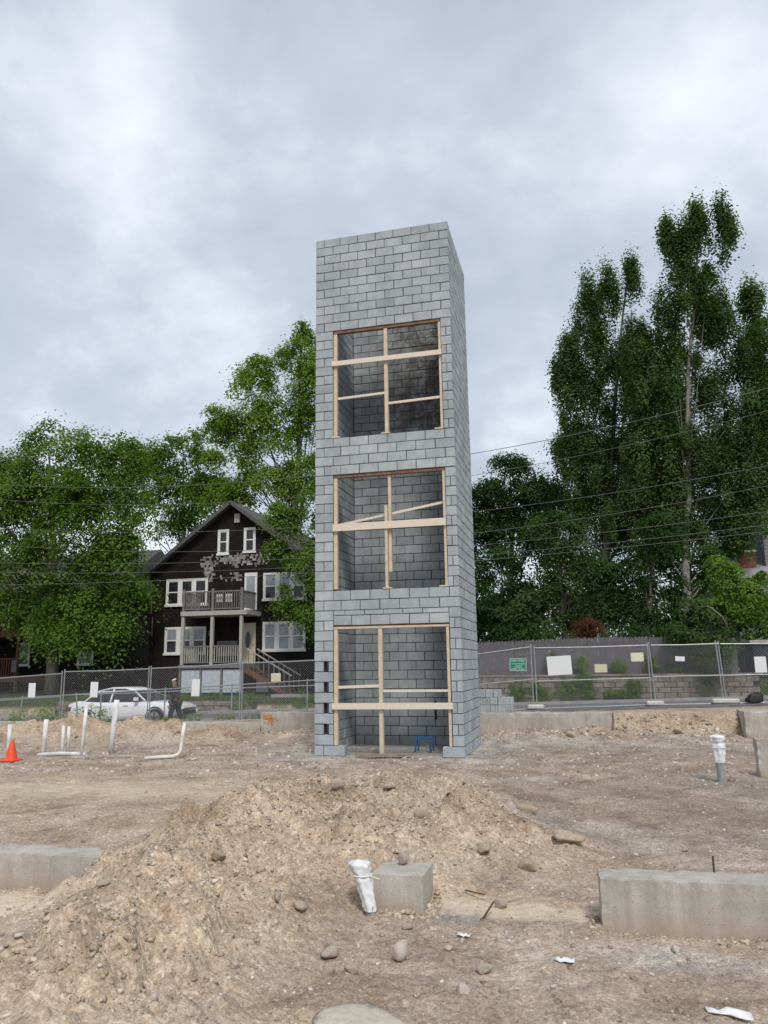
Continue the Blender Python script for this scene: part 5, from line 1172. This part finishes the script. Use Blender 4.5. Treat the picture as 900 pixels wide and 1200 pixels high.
# ------------------------------------------------------------------ parked car
def car():
    g = thing('parked_car', (-14.8, 12.35, float(road_z(-14.8, 12.35))), 'white saloon car parked in the street behind the fence', 'car')
    ox, oy = -17.2, 12.35; L = 4.82
    paint, nt, b = new_mat('white_car_paint'); b.inputs['Base Color'].default_value = (.83,.84,.85,1); b.inputs['Roughness'].default_value = .25; b.inputs['Coat Weight'].default_value = .6
    zr = lambda x: float(road_z(x+ox, oy))
    st = [(0,.42,.86,.70),(.08,.33,.98,.80),(.5,.24,1.05,.88),(1.0,.20,1.02,.91),(1.8,.20,.97,.92),(2.6,.20,.95,.92),(3.3,.20,.93,.92),(3.9,.21,.88,.90),(4.4,.24,.80,.85),(4.7,.30,.70,.76),(4.82,.40,.60,.66)]
    mb = MB(); n = 12
    for (x, lo, hi, hw) in st:
        z = zr(x); sec = [(-.75*hw,lo),(-.97*hw,lo+.06),(-hw,lo+.25*(hi-lo)+.05),(-hw*.99,lo+.72*(hi-lo)),(-hw*.93,hi-.03),(-hw*.55,hi+.015)]
        sec = sec+[(-a, h) for a, h in reversed(sec)]
        for a, h in sec: mb.v.append((ox+x, oy+a, z+h)); mb.t.append(0)
    for i in range(len(st)-1):
        for k in range(n): mb.f.append((i*n+k, i*n+(k+1) % n, (i+1)*n+(k+1) % n, (i+1)*n+k))
    mb.f.append(tuple(range(n))); mb.f.append(tuple((len(st)-1)*n+k for k in range(n-1,-1,-1)))
    mb.build('body', paint, g, smooth=True)
    # cabin: roof shell and glass
    cb = [(.55,1.03,.72),(1.25,1.36,.62),(1.8,1.44,.60),(2.4,1.42,.60),(2.9,1.30,.62),(3.6,.93,.74)]
    mr = MB()
    for (x, h, hw) in cb:
        for a in (-hw, -hw*.8, 0, hw*.8, hw): mr.v.append((ox+x, oy+a, zr(x)+h+(.03 if abs(a) < hw*.9 else 0))); mr.t.append(0)
    for i in range(1, len(cb)-2):
        for k in range(4): mr.f.append((i*5+k, i*5+k+1, (i+1)*5+k+1, (i+1)*5+k))
    ro = mr.build('roof', paint, g, smooth=True); ro.modifiers.new('t', 'SOLIDIFY').thickness = .03
    for (i, nm) in ((0, 'rear_window'), (len(cb)-2, 'windscreen')):
        m2 = MB(); m2.add([mr.v[i*5], mr.v[i*5+4], mr.v[i*5+9], mr.v[i*5+5]], [(0,1,2,3)]); m2.build(nm, M['glass_dark'], g)
    for s_ in (-1, 1):
        belt = lambda x: (ox+x, oy+s_*.845, zr(x)+.955); top = lambda x, h, w: (ox+x, oy+s_*w, zr(x)+h)
        for (x0, x1, a, b_) in ((.78,1.92,(1.27,1.335,.635),(1.88,1.405,.615)), (1.98,3.33,(2.0,1.405,.615),(2.82,1.30,.63))):
            MB().add([belt(x0), belt(x1), top(*b_), top(*a)], [(0,1,2,3)]).build('side_window', M['glass_dark'], g)
        for (p, q) in ((belt(.72), top(1.22,1.34,.63)), (belt(1.95), top(1.94,1.42,.61)), (belt(3.42), top(2.86,1.31,.63)), (top(1.22,1.35,.63), top(2.86,1.33,.63))): MB().bar(p, q, .05, .05).build('pillar', paint, g)
        MB().add([(ox+3.12+dx, oy+s_*(.93+dy), zr(3.1)+.97+dz) for dx, dy, dz in ((-.08,0,0),(.08,0,0),(.1,.14,.0),(-.06,.14,0),(-.08,0,.13),(.06,0,.13),(.07,.14,.12),(-.06,.14,.12))], [(0,3,2,1),(4,5,6,7),(0,1,5,4),(1,2,6,5),(2,3,7,6),(3,0,4,7)]).build('mirror', paint, g)
        for x in (1.02, 3.88):
            z = zr(x)+.325; y = oy+s_*.80; mw = MB(); mw.tube([(ox+x, y-.11, z), (ox+x, y+.125*1., z)], .325, 22); w = mw.build('wheel', M['black_plastic'], g)
            yy = y+s_*.13; MB().tube([(ox+x, yy-s_*.01, z), (ox+x, yy+s_*.012, z)], .215, 18).build('rim', M['galv'], w)
            for k in range(5):
                a = 2*PI*k/5+.3; MB().bar((ox+x, yy+s_*.018, z), (ox+x+.2*math.cos(a), yy+s_*.018, z+.2*math.sin(a)), .02, .05, up=(0,1,0)).build('spoke', M['dark_steel'], w)
            arch = MB(); arch.tube([(ox+x+.38*math.cos(a), oy+s_*.905, z+.38*math.sin(a)) for a in [PI*k/12 for k in range(13)]], .022, 6); arch.build('wheel_arch', M['black_plastic'], g)
        MB().add([(ox+4.42, oy+s_*.86, zr(4.4)+.60), (ox+4.76, oy+s_*.70, zr(4.7)+.55), (ox+4.72, oy+s_*.72, zr(4.7)+.68), (ox+4.35, oy+s_*.87, zr(4.4)+.74)], [(0,1,2,3)]).build('headlight', M['glass_blind'], g)
        MB().box(ox-.01, ox+.30, oy+s_*.72-.1, oy+s_*.72+.1, zr(0)+.68, zr(0)+.84).build('tail_light', M['redwood'], g)
        for x in (1.45, 2.55): MB().box(ox+x, ox+x+.2, oy+s_*.925-.012, oy+s_*.925+.012, zr(x)+.80, zr(x)+.83).build('door_handle', paint, g)
    MB().box(ox+4.74, ox+4.835, oy-.5, oy+.5, zr(4.8)+.38, zr(4.8)+.52).build('grille', M['black_plastic'], g)
car()

# ------------------------------------------------------------------ person walking past the car
def person():
    x, y = -12.25, 11.05; z = float(road_z(x, y)); H = 1.70
    g = thing('person', (x, y, z), 'person in dark clothes and white cap walking past the car', 'person')
    def skin(name, verts, edges, radii, root, mat):
        me = bpy.data.meshes.new(name); me.from_pydata(verts, edges, []); me.materials.append(M[mat]); o = link(name, me, g, (x, y, z))
        m = o.modifiers.new('skin', 'SKIN'); sv = me.skin_vertices[0].data if me.skin_vertices else None
        if sv is None:
            bm = bmesh.new(); bm.from_mesh(me); bm.verts.layers.skin.verify(); bm.to_mesh(me); bm.free(); sv = me.skin_vertices[0].data
        for i, r in enumerate(radii): sv[i].radius = (r, r) if isinstance(r, (int, float)) else r; sv[i].use_root = (i == root)
        s = o.modifiers.new('sub', 'SUBSURF'); s.levels = 2; s.render_levels = 2; return o
    # walking to the left: hips, spine, head, arms, legs
    V = [(0,0,.92),(-.02,0,1.15),(-.04,0,1.36),(-.06,0,1.46),(-.085,0,1.58),(-.09,0,1.65),
         (-.04,-.19,1.37),(.05,-.24,1.12),(-.06,-.23,.90),(-.09,-.23,.82), (-.04,.19,1.37),(-.12,.24,1.12),(-.2,.22,.92),(-.24,.21,.85),
         (0,-.10,.88),(-.14,-.11,.50),(-.12,-.11,.10),(-.24,-.11,.035), (0,.10,.88),(.10,.11,.50),(.30,.11,.16),(.22,.11,.045)]
    E = [(0,1),(1,2),(2,3),(3,4),(4,5),(2,6),(6,7),(7,8),(8,9),(2,10),(10,11),(11,12),(12,13),(0,14),(14,15),(15,16),(16,17),(0,18),(18,19),(19,20),(20,21)]
    R = [(.17,.13),(.15,.12),(.17,.12),.065,.10,.075,.075,.055,.042,.04,.075,.055,.042,.04,.10,.075,.055,.045,.10,.075,.055,.045]
    skin('body', V, E, R, 0, 'skin')
    skin('jacket', [(0,0,.88),(-.02,0,1.15),(-.04,0,1.37),(-.055,0,1.45),(-.04,-.20,1.37),(.05,-.25,1.12),(-.05,-.235,.93),(-.04,.20,1.37),(-.12,.25,1.12),(-.19,.225,.94)], [(0,1),(1,2),(2,3),(2,4),(4,5),(5,6),(2,7),(7,8),(8,9)], [(.20,.155),(.185,.15),(.195,.14),.08,.095,.075,.06,.095,.075,.06], 0, 'coat')
    skin('trousers', [(0,0,.92),(0,-.10,.86),(-.14,-.11,.50),(-.12,-.11,.09),(0,.10,.86),(.10,.11,.50),(.29,.11,.17)], [(0,1),(1,2),(2,3),(0,4),(4,5),(5,6)], [(.19,.15),.12,.095,.075,.12,.095,.075], 0, 'trousers')
    skin('cap', [(-.075,0,1.655),(-.09,0,1.70),(-.19,0,1.66)], [(0,1),(1,2)], [(.112,.112),(.09,.09),(.07,.02)], 0, 'cap')
    skin('shoe', [(-.10,-.11,.05),(-.28,-.11,.03)], [(0,1)], [.055,.045], 0, 'coat'); skin('shoe', [(.32,.11,.13),(.20,.11,.035)], [(0,1)], [.055,.045], 0, 'coat')
person()
print('all tris', sum(len(p.vertices)-2 for me in set(o.data for o in bpy.data.objects if o.type=='MESH') for p in me.polygons))
print('leaf triangles', TRI[0], 'single blocks', n_single[0])
